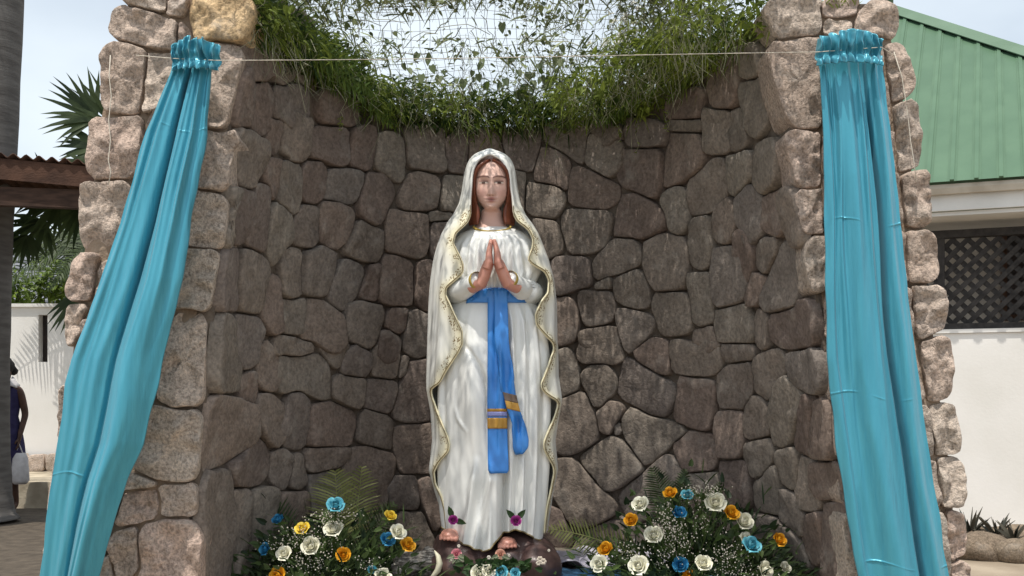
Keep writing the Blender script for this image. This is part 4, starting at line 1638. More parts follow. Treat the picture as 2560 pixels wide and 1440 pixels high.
CR_R = [(130, 2206), (180, 2206), (330, 2226), (500, 2246), (560, 2252), (760, 2272), (900, 2291), (1060, 2312), (1250, 2342), (1440, 2372), (1700, 2410)]
curtain("teal satin curtain hanging straight down the right stone pier", CR_L, CR_R, 140, 1640,
        [(.08, .07, .032, 1.0, .8), (.22, .035, .030, 1.3, .1), (.36, .07, .034, 1.1, .3), (.46, .15, .050, .5, 1.0), (.725, .022, -.055, .9, 1.0), (.84, .08, .040, .9, .9), (.13, .02, -.022, 1, .1), (.58, .03, .018, 1.3, .0), (.93, .03, .012, 1, .2)],
        [(553, .0045), (985, .004), (1408, .0045)], 8.0, (2040, 2206, 98, 164, 8), lambda t: 4.345 - .05 * t)

rp = MB()
pts = [P(340, 138, 4.30), P(432, 146, 4.29), P(545, 151, 4.28)] + [P(lerp(545, 2042, k / 20), lerp(151, 130, k / 20) + 5 * math.sin(PI * k / 20) * (1 - k / 20), 4.28) for k in range(1, 21)] + [P(2204, 118, 4.28), P(2238, 140, 4.33)]
rp.tube(pts, .0015, 6)
o = rp.build("rope", M['rope'], smooth=True)
tag(o, "thin pale rope strung between the tops of the two teal curtains", "rope")
for nm, lab, pp in (("string", "loose pale string dangling on the outer edge of the left stone pier", [(276, 138), (272, 190), (278, 240), (270, 300), (276, 350), (272, 400), (279, 430), (270, 462)]),
                    ("string", "loose pale string hanging along the outer edge of the right stone pier", [(2236, 130), (2256, 190), (2264, 240), (2270, 300), (2276, 350), (2284, 400), (2290, 455)])):
    b = MB()
    b.tube([P(x + rnd.uniform(-2, 2), y, 4.385 if x < 1000 else 4.40) for x, y in pp], .0020, 5)
    tag(b.build(nm, M['rope'], smooth=True), lab, "string")

# ------------------------------------------------------------------ what lies on the niche floor
M['lilac_cloth'] = mat("lilac_white_cloth", (.42, .40, .50), (.66, .64, .72), scale=7, rough=.5, spec=.4)
M['blue_cloth'] = mat("dark_blue_cloth", (.02, .06, .13), (.03, .10, .19), scale=5, rough=.5, spec=.4)


def floor_cloth(name, m, label, x0, x1, y0, y1, seed, amp, front=0.0):
    rows = []
    for j in range(41):
        row = []
        for i in range(61):
            x, y = lerp(x0, x1, i / 60), lerp(y0, y1, j / 40)
            q = Vector((x * 7, y * 7, seed))
            h = abs(mn.noise(q)) * amp + abs(mn.noise(q * 2.7)) * amp * .5
            row.append(Vector((x + .02 * mn.noise(q * 1.3), y + .02 * mn.noise(q + Vector((3, 3, 3))), ZF + .006 + h)))
        rows.append(row)
    b = MB()
    b.grid(rows)
    o = b.build(name, m, smooth=True)
    solidify(o, .003, 1)
    tag(o, label, "cloth")
    return o


floor_cloth("floor_cloth", M['lilac_cloth'], "crumpled lilac white cloth on the niche floor behind the right bouquet", .19, .80, 5.05, 5.55, 1.0, .05)
floor_cloth("floor_cloth", M['blue_cloth'], "dark blue cloth spread on the niche floor right of the statue", .17, .95, 4.62, 5.03, 4.0, .02)

# driftwood chunk and pale curved shell left of the painted rock
M['drift'] = mat("driftwood", (.10, .09, .08), (.42, .39, .35), scale=26, rough=.9, bump=.7, bscale=60, stretch=(1, 1, 4), lo=.4, hi=.6)
b = MB()
rows = []
for k in range(25):
    t = k / 24
    c = P(lerp(985, 1092, t), lerp(1416, 1404, t), 4.86)
    row = []
    for i in range(24):
        a = 2 * PI * i / 24
        r_ = (.052 + .012 * math.sin(t * 9)) * (0.55 + .45 * math.sin(PI * min(1, .12 + t * .8)) ** .5) * (1 + .22 * math.sin(a * 7 + 2 * math.sin(t * 5)) + .25 * mn.noise(Vector((math.cos(a) * 2, math.sin(a) * 2, t * 8))))
        row.append(c + Vector((.01 * math.cos(a * 3), math.cos(a) * r_, math.sin(a) * r_ * 1.05)))
    rows.append(row)
b.grid(rows, closed=True)
b.f.append(tuple(range(24)))
b.f.append(tuple(reversed(range(24 * 24, 25 * 24))))
o = b.build("driftwood", M['drift'], smooth=True, recalc=True)
tag(o, "grey ridged chunk of driftwood lying left of the painted rock base", "driftwood")
M['shell'] = mat("pale_shell", (.55, .52, .38), (.66, .62, .48), scale=9, rough=.5)
b = MB()
b.tube([P(1086, 1376, 4.74), P(1095, 1390, 4.73), P(1099, 1408, 4.725), P(1095, 1425, 4.73), P(1083, 1440, 4.74), P(1068, 1452, 4.75)], [.002, .010, .0135, .013, .009, .003], 12, squash=1.5)
o = b.build("curved_shell", M['shell'], smooth=True)
tag(o, "cream crescent shaped shell standing between driftwood and painted rock", "shell")

# ------------------------------------------------------------------ flower arrangements
M['stem'] = leafmat("flower_stem", (.05, .09, .02), (.12, .18, .05))
M['fol'] = leafmat("bouquet_leaf", (.014, .030, .012), (.11, .165, .055))
M['palm_g'] = leafmat("palm_leaflet", (.11, .13, .04), (.30, .31, .11))
M['palm_d'] = leafmat("dark_palm_leaflet", (.02, .035, .012), (.07, .10, .035))
M['breath'] = mat("tiny_white_blossom", (.42, .38, .31), (.60, .56, .49), scale=60, rough=.8)


def frond(name, p0, tip, sag, nl, ln, m, parent, sidev=(0, -1, 0), wid=.011, spread=.85, lo=.12, tint=None):
    """a feather palm leaf: midrib and two ranks of leaflets"""
    b = MB()
    p0, tip, sv = Vector(p0), Vector(tip), Vector(sidev)
    mid = p0.lerp(tip, .5) + Vector((0, 0, sag))
    pts = [p0.lerp(mid, t).lerp(mid.lerp(tip, t), t) for t in [i / 14 for i in range(15)]]
    L_ = (tip - p0).length
    b.tube(pts, [L_ * .008 * (1 - .8 * i / 14) + .0008 for i in range(15)], 5, True, .8)
    for k in range(nl):
        t = lo + (1 - lo) * k / (nl - 1)
        i = min(13, int(t * 14))
        q = pts[i].lerp(pts[i + 1], t * 14 - i)
        ax = (pts[i + 1] - pts[i]).normalized()
        pl = ax.cross(sv).normalized()
        l_ = ln * (math.sin(PI * min(1, .22 + .75 * t)) ** .7)
        for sg in (-1, 1):
            d = ax * (1 - spread * .55) + pl * sg * spread + sv * rnd.uniform(-.1, .25)
            blade(b, q, d, l_ * rnd.uniform(.85, 1.1), wid, .35, (rnd.uniform(.2, 1) if tint is None else tint), 3, side=(ax if rnd.random() < .5 else ax * .9 + sv * .5))
    o = b.build(name, m, parent)
    return o


M['palm_b'] = leafmat("fresh_palm_leaflet", (.04, .085, .015), (.17, .25, .04), trans=.45)
for k in range(13):                                  # feathery fronds laid over the two ends of the garland
    left = k < 8
    th0 = PI - rnd.uniform(.05, .55) if left else rnd.uniform(.1, .8)
    th1 = th0 + (-1 if left else 1) * rnd.uniform(.35, .65)
    p0 = wall_pt(th0, ZTOP, rnd.uniform(-.05, .04)) + Vector((0, 0, rnd.uniform(.02, .14)))
    p1 = wall_pt(th1, ZTOP, rnd.uniform(.03, .16)) + Vector((0, 0, -rnd.uniform(.12, .26)))
    nn = wall_pt(th1, ZTOP, 1) - wall_pt(th1, ZTOP, 0)
    frond("palm_frond", p0, p1, .06, 34, .12, M['palm_b'], garland_o, nn, .010, .9, .05)


def arrangement(label, cx, base_y, roses, breath, mass, fronds, seed):
    base = P(cx, base_y, 4.90)
    root = thing("flower_arrangement", label, "flower arrangement", (base.x, base.y, ZF), "flower arrangements beside the statue", kind='thing')
    # foam pot hidden in the leaves
    b = MB()
    b.tube([(base.x, base.y, ZF + .002), (base.x, base.y, ZF + .05)], [.09, .10], 20)
    b.build("pot", M['fol'], root)
    fo = MB()
    for px, py, sx, sy, n, Yc in mass:
        for _ in range(n):
            p = P(rnd.gauss(px, sx), min(1455, rnd.gauss(py, sy)), Yc + rnd.uniform(-.12, .12))
            if p.z < ZF + .01:
                p.z = ZF + .01
            d = (p - Vector((base.x, base.y, ZF - .15))).normalized() + Vector((rnd.uniform(-.8, .8), rnd.uniform(-.8, .5), rnd.uniform(-.4, .6)))
            if rnd.random() < .45:
                broadleaf(fo, p, d, (rnd.uniform(-.6, .6), -1, rnd.uniform(0, 1)), rnd.uniform(.025, .055), rnd.uniform(.016, .03), rnd.random() ** 1.6)
            else:
                blade(fo, p, d, rnd.uniform(.04, .11), rnd.uniform(.005, .011), .6, rnd.random() ** 1.3)
    fo.build("foliage", M['fol'], root, kind='stuff')
    for cn, px, py, rr in roses:
        Yr = 4.74 + rnd.uniform(-.03, .06) + max(0, (1330 - py)) * .0006
        p = P(px, py, Yr)
        r_ = rr / F * Yr
        face = Vector(((px - cx) / 420 + rnd.uniform(-.25, .25), -.8, .55 + (1380 - py) / 400 + rnd.uniform(-.25, .25)))
        lab = {'white': "cream white", 'yellow': "orange yellow", 'blue': "bright blue", 'teal': "pale turquoise", 'lemon': "lemon yellow"}[cn] + " rose"
        ro = place_rose(cn, p, r_ * 1.06, root, face, "rose", None, lab)
        st = MB()
        a = p - face.normalized() * r_ * .9
        q = base.lerp(a, .55) + Vector((0, 0, -.03))
        st.tube([a, a.lerp(q, .5) + Vector((0, 0, .008)), q, Vector((base.x + (p.x - base.x) * .15, base.y, ZF + .04))], .0026, 5, True, .5)
        for k in range(3):
            d = Vector((math.cos(k * 2.1 + px), -.25, math.sin(k * 2.1 + px) * .5 - .3))
            broadleaf(st, a - face.normalized() * .004, d, (0, -1, .4), r_ * 1.3, r_ * .55, rnd.uniform(.2, .8))
        for k in range(2):
            q2 = a.lerp(q, rnd.uniform(.25, .9))
            broadleaf(st, q2, (rnd.uniform(-1, 1), -.4, rnd.uniform(-.6, .6)), (0, -1, .5), rnd.uniform(.03, .05), .022, rnd.random())
        me = st.mesh("stem", M['stem'])
        so = bpy.data.objects.new("stem", me)
        C.objects.link(so)
        so.parent = root
        so.location = -world_loc(root)
    br, bs_ = MB(), MB()
    for px, py, sx, sy, n in breath:
        Yr = 4.76
        hub = P(px, py + sy * 2.2, Yr + .05)
        for _ in range(int(n * .95)):
            p = P(rnd.gauss(px, sx), rnd.gauss(py, sy), Yr + rnd.uniform(-.05, .06))
            if p.z < ZF + .02:
                continue
            br.ball(p, rnd.uniform(.0016, .0036), 5, 4)
            if rnd.random() < .5:
                bs_.tube([p, p.lerp(hub, .5), hub], .0007, 3, False, .7)
    br.build("baby_breath", M['breath'], root, kind='stuff')
    bs_.build("baby_breath_stem", M['stem'], root, kind='stuff')
    for f in fronds:
        frond("palm_frond", *f, root)
    return root


RL = [('blue', 694, 1297, 16), ('teal', 839, 1261, 20), ('blue', 661, 1372, 16), ('blue', 970, 1348, 17), ('lemon', 755, 1320, 17), ('lemon', 976, 1288, 15), ('yellow', 858, 1386, 18), ('yellow', 1020, 1361, 18),
      ('yellow', 693, 1438, 20), ('white', 833, 1321, 22), ('white', 776, 1364, 23), ('white', 709, 1383, 18), ('white', 996, 1329, 19), ('white', 958, 1440, 20), ('teal', 930, 1424, 12)]
arrangement("left arrangement of cream, yellow and blue roses with palm fronds beside the statue", 830, 1440, RL,
            [(838, 1290, 34, 10, 130), (745, 1345, 28, 16, 110), (690, 1362, 18, 10, 50), (775, 1398, 30, 16, 120), (730, 1425, 30, 14, 110), (900, 1420, 50, 16, 60), (935, 1412, 14, 10, 30), (800, 1345, 40, 16, 60)],
            [(800, 1400, 95, 34, 420, 4.92), (940, 1405, 60, 28, 260, 4.92), (720, 1410, 60, 30, 260, 4.92), (660, 1400, 40, 50, 120, 5.0), (860, 1350, 60, 30, 120, 4.95), (830, 1440, 130, 16, 260, 4.80)],
            [(P(850, 1400, 5.0), P(838, 1180, 5.12), .0, 26, .17, M['palm_g']), (P(870, 1410, 4.98), P(985, 1262, 4.98), .02, 22, .10, M['palm_d']),
             (P(760, 1400, 5.02), P(660, 1218, 5.15), .0, 20, .10, M['palm_d']), (P(880, 1390, 5.1), P(905, 1170, 5.3), .0, 22, .13, M['palm_g']), (P(800, 1420, 4.9), P(640, 1440, 4.9), .05, 20, .09, M['palm_d'])], 5)
RR = [('yellow', 1675, 1231, 17), ('yellow', 1577, 1299, 17), ('yellow', 1830, 1281, 19), ('yellow', 1513, 1371, 19), ('yellow', 1950, 1349, 18), ('yellow', 1722, 1440, 18), ('teal', 1718, 1236, 14), ('blue', 1698, 1280, 18),
      ('teal', 1880, 1361, 22), ('blue', 1701, 1411, 19), ('white', 1600, 1259, 19), ('white', 1789, 1255, 24), ('white', 1861, 1302, 23), ('white', 1634, 1336, 21), ('white', 1596, 1413, 23), ('white', 1497, 1409, 20),
      ('white', 1759, 1407, 21), ('white', 1866, 1345, 15), ('white', 1915, 1426, 21), ('white', 1965, 1418, 14)]
arrangement("right arrangement of cream, orange and blue roses spreading below the grotto wall", 1720, 1440, RR,
            [(1757, 1226, 24, 11, 120), (1672, 1318, 24, 20, 150), (1690, 1360, 26, 24, 170), (1580, 1382, 22, 18, 80), (1820, 1390, 34, 22, 190), (1845, 1432, 46, 12, 170), (1663, 1285, 12, 22, 70), (1760, 1300, 14, 26, 40), (1650, 1420, 20, 20, 50)],
            [(1720, 1390, 110, 40, 520, 4.95), (1740, 1310, 70, 45, 300, 4.98), (1850, 1390, 70, 40, 260, 4.95), (1590, 1400, 55, 30, 180, 4.95), (1960, 1420, 50, 20, 120, 4.98), (1720, 1445, 140, 12, 260, 4.80)],
            [(P(1690, 1330, 5.0), P(1632, 1172, 5.08), .0, 24, .10, M['palm_d']), (P(1690, 1330, 5.0), P(1712, 1176, 5.08), .0, 22, .07, M['palm_d']), (P(1610, 1400, 4.93), P(1376, 1323, 4.88), .045, 26, .10, M['palm_g']),
             (P(1760, 1400, 4.9), P(2030, 1428, 4.95), .06, 22, .09, M['palm_d']), (P(1740, 1380, 5.0), P(1800, 1210, 5.1), .0, 20, .07, M['palm_d'])], 6)

# small posy at the foot of the rock
bs = P(1240, 1440, 4.66)
posy = thing("posy", "small posy of white and pale blue flowers at the foot of the rock", "posy", (bs.x, bs.y, ZF), kind='thing')
b = MB()
for _ in range(120):
    p = P(rnd.gauss(1245, 38), 1404 + abs(rnd.gauss(0, 22)), 4.67 + rnd.uniform(-.03, .03))
    broadleaf(b, p, (rnd.uniform(-1, 1), -.5, rnd.uniform(-.3, .9)), (0, -1, .3), rnd.uniform(.03, .05), rnd.uniform(.018, .028), rnd.random() ** 1.5)
b.build("foliage", M['rose_leaf'], posy, kind='stuff')
for cn, px, py, rr in (('white', 1200, 1434, 22), ('white', 1222, 1428, 16), ('teal', 1252, 1431, 17), ('blue', 1228, 1446, 15), ('teal', 1288, 1432, 12), ('white', 1266, 1446, 14)):
    place_rose(cn, P(px, py, 4.63), rr / F * 4.63, posy, (rnd.uniform(-.3, .3), -1, .4), "blossom", 2, {'white': "white", 'teal': "pale blue", 'blue': "blue"}[cn] + " blossom")

# ------------------------------------------------------------------ right background: lattice wall and green roofed house
HO, HD, HB = Vector((3.94, 10.4, 0)), Vector((.9207, -.3903, 0)), Vector((.3903, .9207, 0))


def H(s_, back, z):
    return HO + HD * s_ + HB * back + Vector((0, 0, z))


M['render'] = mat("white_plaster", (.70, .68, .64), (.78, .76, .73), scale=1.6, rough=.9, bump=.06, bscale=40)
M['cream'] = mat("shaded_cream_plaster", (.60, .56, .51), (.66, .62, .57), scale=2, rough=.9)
M['lath'] = mat("dark_lath_wood", (.022, .020, .019), (.05, .045, .042), scale=18, rough=.75, stretch=(1, 1, 1))
M['green'] = mat("green_sheet_metal", (.058, .124, .068), (.076, .150, .085), scale=2.2, rough=.5, spec=.4, bump=.05, bscale=8)
M['greencap'] = mat("green_cap_metal", (.085, .15, .09), (.105, .175, .11), scale=3, rough=.5, spec=.4)
M['gutter'] = mat("dusty_gutter", (.40, .35, .28), (.52, .47, .39), scale=6, rough=.7)
M['fascia'] = mat("white_fascia", (.62, .61, .58), (.70, .69, .66), scale=4, rough=.7)
M['dark'] = mat("dark_window", (.025, .02, .018), (.05, .035, .03), scale=5, rough=.3)

lw = thing("lattice_wall", "white garden wall topped with dark wooden diamond lattice panels", "garden wall", H(0, 0, 0), kind='thing')
b = MB()
ZW, ZL = 1.86, 2.80
b.obox(H(-2.2, 0, -.05), HD * 5.2, HB * .18, Vector((0, 0, ZW + .05)))
b.build("wall_body", M['render'], lw, recalc=True)
b = MB()
b.obox(H(-2.2, -.02, ZW + .002), HD * 5.2, HB * .22, Vector((0, 0, .035)))
b.build("coping", M['render'], lw, recalc=True)
zb, zt = ZW + .05, ZL
for j in range(6):
    s0 = -1.6 + j * .82
    b = MB()
    b.obox(H(s0 - .03, .035, ZW + .037), HD * .06, HB * .09, Vector((0, 0, ZL - ZW - .06)))
    b.build("post", M['lath'], lw, recalc=True, centre=True)
for zz, hh in ((zb - .012, .055), (ZL - .05, .07)):
    b = MB()
    b.obox(H(-2.2, .028, zz), HD * 5.2, HB * .105, Vector((0, 0, hh)))
    b.build("rail", M['lath'], lw, recalc=True, centre=True)
hl = ZL - .05 - (zb + .043)
z0 = zb + .043
for dirn in (1, -1):
    c = -2.2
    while c < 3.0 + hl:
        # a lath runs at 45 degrees from (c, bottom); the run is cut at the panel's ends
        lo_, hi_ = (c, c + hl) if dirn > 0 else (c, c - hl)
        if min(lo_, hi_) > -2.2 and max(lo_, hi_) < 3.0:
            b = MB()
            up = (HD * dirn + Vector((0, 0, 1))) * hl
            wd = (HD * dirn * -1 + Vector((0, 0, 1))).normalized() * .046
            b.obox(H(lo_, .07 if dirn > 0 else .083, z0) - wd * .5, up, wd, HB * .011)
            b.build("lath", M['lath'], lw, recalc=True, centre=True)
        c += .13

hs = thing("green_roofed_house", "house with green ribbed metal hip roof and pale walls behind the lattice", "house", H(0, 1.2, 0), kind='thing')
b = MB()
b.obox(H(-.9, 1.3, 0), HD * 3.3, HB * 4, Vector((0, 0, 3.02)))
b.add([H(-.9, 1.3, 3.0), H(-.9, 5.3, 3.0), H(-.9, 3.2, 5.6)], [(0, 1, 2)])
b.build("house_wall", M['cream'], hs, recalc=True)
b = MB()
b.obox(H(.62, 1.26, 2.1), HD * .9, HB * .05, Vector((0, 0, .85)))
wnd = b.build("window", M['dark'], hs, recalc=True)
b = MB()
for q in ((.56, 2.04, .06, .97), (1.52, 2.04, .06, .97), (.62, 2.04, .9, .06), (.62, 2.95, .9, .06), (1.04, 2.1, .04, .85)):
    b.obox(H(q[0], 1.235, q[1]), HD * q[2], HB * .06, Vector((0, 0, q[3])))
b.build("window_frame", mat("brown_frame", (.07, .035, .02), (.1, .05, .03), rough=.6), wnd, recalc=True)
EV, PITCH, SE, FB, LE = 3.20, .768, 2.965, -.45, -1.1
b = MB()
b.obox(H(LE, FB + .08, EV - .26), HD * (SE - LE - .05), HB * .04, Vector((0, 0, .20)))
b.build("fascia", M['fascia'], hs, recalc=True)
b = MB()
b.obox(H(LE, FB + .12, EV - .30), HD * (SE - LE - .1), HB * 1.64, Vector((0, 0, .035)))
b.build("soffit", M['fascia'], hs, recalc=True)
b = MB()
gp = [(0, 0), (-.05, .0), (-.065, .05), (-.06, .085), (-.045, .085), (-.045, .02), (0, .02)]
r0 = [H(LE, FB + .07 + x, EV - .12 + z) for x, z in gp]
r1 = [H(SE, FB + .07 + x, EV - .12 + z) for x, z in gp]
b.grid([r0, r1], closed=True)
b.build("gutter", M['gutter'], hs, recalc=True)
TH = 3.65                                        # how far back the hip meets the ridge


def roofp(s_, t, up=0.0):
    return H(s_, FB + t, EV + PITCH * t) + (Vector((0, 0, 1)) - HB * PITCH).normalized() * up


b = MB()
b.add([roofp(LE, -.02), roofp(SE, -.02), roofp(SE - TH, TH), roofp(LE, TH)], [(0, 1, 2, 3)])
b.add([H(SE, FB, EV), H(SE - TH, FB + TH, EV + PITCH * TH), H(SE, FB + 2 * TH, EV)], [(0, 2, 1)])
b.add([H(LE, FB + TH, EV + PITCH * TH), H(SE - TH, FB + TH, EV + PITCH * TH), H(SE, FB + 2 * TH, EV), H(LE, FB + 2 * TH, EV)], [(0, 1, 2, 3)])
b.build("roof", M['green'], hs, recalc=True)
s_ = LE + .03
while s_ < SE - .05:
    tm = min(TH, SE - s_) - .10
    if tm > .1:
        b = MB()
        for q in ((0, .035, .022), (-.02, .075, .006)):
            b.obox(roofp(s_ + q[0], -.03, .001), HD * q[1], roofp(s_, tm) - roofp(s_, 0), (Vector((0, 0, 1)) - HB * PITCH).normalized() * q[2])
        b.build("roof_rib", M['green'], hs, recalc=True, centre=True)
    s_ += .2
b = MB()
for (p0, p1) in ((Vector(H(SE + .02, FB - .02, EV + .05)), Vector(H(SE - TH, FB + TH, EV + PITCH * TH + .05))), (Vector(H(SE - TH, FB + TH, EV + PITCH * TH + .05)), Vector(H(LE, FB + TH, EV + PITCH * TH + .05)))):
    dd = (p1 - p0)
    sd_ = dd.cross(Vector((0, 0, 1))).normalized() * .15
    dn = Vector((0, 0, -.085))
    b.add([p0 - sd_ + dn, p0, p0 + sd_ + dn, p1 - sd_ + dn, p1, p1 + sd_ + dn], [(0, 1, 4, 3), (1, 2, 5, 4)])
o = b.build("hip_cap", M['greencap'], hs)
solidify(o, .01)
b = MB()
ap = H(SE - TH, FB + TH, EV + PITCH * TH + .04)
b.tube([ap, ap + Vector((0, 0, .10)), ap + Vector((0, 0, .14)), ap + Vector((0, 0, .34)), ap + Vector((0, 0, .40))], [.075, .075, .10, .09, .02], 12)
b.build("finial", M['greencap'], hs, smooth=True, recalc=True)

# mound, boulders and spiky plants in front of the white wall
M['soil'] = mat("mound_soil", (.14, .105, .075), (.27, .21, .15), scale=9, rough=.95, bump=.8, bscale=35)
b = MB()
rows = []
for j in range(25):
    v = j / 24
    row = []
    for i in range(49):
        u = i / 48
        x, y = lerp(3.45, 5.6, u), lerp(8.75, 9.65, v) - (u - .3) * .5
        h = max(0, math.sin(PI * v)) ** .8 * .20 * (min(1, u * 5) * min(1, (1 - u) * 5)) * (1 + .5 * mn.noise(Vector((x * 3, y * 3, 1)))) + .03 * mn.noise(Vector((x * 9, y * 9, 4)))
        row.append(Vector((x, y, max(-.01, h - .005))))
    rows.append(row)
b.grid(rows)
o = b.build("earth_mound", M['soil'], smooth=True)
tag(o, "low brown earth mound along the foot of the white lattice topped wall", "mound")
M['boulder'] = stonemat("boulder", [(.15, .115, .085), (.20, .16, .12)], bump=.9, speck=.4, fine=60, dust=.2)
for k, (px, py, Y, r_, lab) in enumerate(((2462, 1375, 8.85, .20, "large rounded brown boulder in front of the earth mound"), (2400, 1372, 8.9, .10, "small brown rock between the right pier and the large boulder"), (2545, 1378, 8.7, .15, "brown boulder at the right end of the earth mound"))):
    b = MB()
    b.ball((0, 0, 0), r_, 20, 12, (1.35, .9, .75))
    b.v = [tuple(Vector(q) * (1 + .28 * mn.noise(Vector(q) * 5 + Vector((k * 9, 0, 0))))) for q in b.v]
    o = b.build("boulder", M['boulder'], smooth=True)
    o.location = P(px, py, Y)
    tag(o, lab, "boulder")
M['agave'] = leafmat("dark_spiky_leaf", (.028, .032, .025), (.10, .085, .06), trans=.05)
for k, (px, py, Y, hh, nl, lab) in enumerate(((2425, 1338, 9.25, .26, 15, "dark spiky plant nearest the right pier, tallest of the row by the wall"), (2492, 1336, 9.1, .22, 14, "dark spiky plant in the middle of the row by the white wall"),
                                              (2535, 1345, 8.95, .19, 12, "small dark spiky plant at the right end of the row by the wall"), (2452, 1345, 9.1, .13, 9, "smallest spiky plant tucked between two taller ones on the mound"))):
    c = P(px, py + 8, Y)
    root = thing("spiky_plant", lab, "plant", c, "spiky plants along the white wall")
    for i in range(nl):
        b = MB()
        a = 2 * PI * i / nl + rnd.uniform(-.2, .2)
        blade(b, c, (math.cos(a) * rnd.uniform(.4, 1), math.sin(a) * .6, rnd.uniform(.7, 1.5)), hh * rnd.uniform(.75, 1.15), .034, .45, rnd.random(), 4)
        solidify(b.build("leaf", M['agave'], root), .003)

# ------------------------------------------------------------------ left background
M['trunk'] = mat("palm_trunk_bark", (.085, .078, .072), (.135, .126, .117), scale=5, rough=.95, bump=.3, bscale=14, stretch=(.6, .6, 4))
b = MB()
TY = 11.3
tr = [(1312, 46, 1.25), (1290, 34, 1.1), (1240, 26, 1.0), (1100, 20, .95), (900, 20, .93), (600, 27, .95), (390, 38, .98), (0, 55, 1.0), (-300, 64, 1.0), (-700, 70, .9)]
pts, rad = [], []
for py, ex, k in tr:
    r_ = .27 * k
    e = P(ex, py, TY)
    pts.append(Vector((e.x - r_, TY, max(0, e.z) if py < 1310 else 0)))
    rad.append(r_)
fine_p, fine_r = [], []
for i in range(len(pts) - 1):
    for t in (0, .25, .5, .75):
        fine_p.append(pts[i].lerp(pts[i + 1], t))
        fine_r.append(lerp(rad[i], rad[i + 1], t) * (1 + .012 * math.sin(i * 9 + t * 40)))
b.tube(fine_p, fine_r, 24)
pt = thing("palm_tree", "tall grey palm trunk at the left edge rising past the rusty roof", "palm tree", (fine_p[0].x, TY, 0))
b.build("trunk", M['trunk'], pt, smooth=True, recalc=True)
for k in range(9):
    a = 2 * PI * k / 9
    frond("palm_frond", fine_p[-1], fine_p[-1] + Vector((math.cos(a) * 2.0, math.sin(a) * 2.0, -.2)), .9, 26, .5, M['palm_d'], pt, (0, -.3, 1), .04)

# rusty shelter: corrugated sheet edge, beam and board
M['rust'] = mat("rusty_sheet", (.045, .022, .014), (.085, .042, .026), scale=5, rough=.85, bump=.3, bscale=30, stretch=(1, 1, 2))
M['dkwood'] = mat("dark_beam_wood", (.035, .02, .014), (.07, .04, .028), scale=6, rough=.9, stretch=(1, 1, 5))
RYF = 10.3
sh = thing("shelter", "rusty corrugated shelter roof on dark beams beside the palm trunk", "shelter", P(0, 480, RYF), kind='thing')
rows = []
x0, x1 = P(-420, 390, RYF).x, P(262, 390, RYF).x
for yy, dz in ((RYF - .03, 0.0), (RYF + 1.3, -.16)):
    row = []
    for i in range(161):
        x = lerp(x0, x1, i / 160)
        px = x / RYF * F + 1280
        z = CAMZ + (HZ - (388 + max(0, px) * .085)) / F * RYF + .020 * math.sin(x * 2 * PI / .118) + dz
        row.append(Vector((x, yy, z)))
    rows.append(row)
b = MB()
b.grid(rows)
solidify(b.build("corrugated_sheet", M['rust'], sh, smooth=True), .006, 0)


def slat(name, m, pxa, pxb, ta, tb, hpx, Y, th):
    """a board whose top edge runs from row ta to row tb"""
    b = MB()
    A, B = P(pxa, ta, Y), P(pxb, tb, Y)
    dn = Vector((0, 0, -hpx / F * Y))
    b.obox(A + dn, B - A, Vector((0, th, 0)), -dn)
    return b.build(name, m, sh, recalc=True)


slat("fascia_board", M['rust'], -420, 258, 384 - 28, 420, 52, RYF, .03)
slat("beam", M['dkwood'], -420, 262, 452, 476, 46, RYF + .06, .12)
slat("beam", M['dkwood'], -420, 262, 452, 476, 40, RYF + 1.1, .12)
for xx in (-330, -150, 205):
    pass
b = MB()
pq = P(-150, 480, RYF + .1)
b.box((pq.x - .06, pq.y - .04, 0), (pq.x + .06, pq.y + .08, pq.z))
b.build("post", M['dkwood'], sh, recalc=True)
b = MB()
pq = P(268, 480, RYF + .1)
b.box((pq.x - .05, pq.y - .04, 0), (pq.x + .05, pq.y + .08, pq.z))
b.build("post", M['dkwood'], sh, recalc=True)

# fan palm half hidden by the left pier
fp = thing("fan_palm", "dark green fan palm showing beside the left stone pier", "fan palm", (P(300, 430, 11.9).x, 11.9, 0))
hubp = P(300, 455, 11.9)
b = MB()
b.tube([(hubp.x, 11.9, 0), (hubp.x + .03, 11.9, 1.5), hubp], [.12, .10, .09], 14)
b.build("trunk", M['trunk'], fp, smooth=True)


def fan(center, axis, up, r, n, spread, m, parent, petiole_from, dr=.5):
    b = MB()
    c, ax, up = Vector(center), Vector(axis).normalized(), Vector(up).normalized()
    sd_ = ax.cross(up).normalized()
    b.tube([petiole_from, Vector(petiole_from).lerp(c, .5) + Vector((0, 0, .05)), c], [.014, .011, .008], 6, True, .5)
    n = int(n * .68)
    for k in range(n):
        a = (k / (n - 1) - .5) * spread + rnd.uniform(-.05, .05)
        d = ax * math.cos(a) + sd_ * math.sin(a) + up * rnd.uniform(-.08, .08)
        blade(b, c, d, r * (1 - .25 * abs(a) / spread) * rnd.uniform(.85, 1.05), .058, dr * rnd.uniform(.6, 1.3), rnd.random(), 4, side=d.cross(up).normalized())
    return b.build("fan_leaf", m, parent)


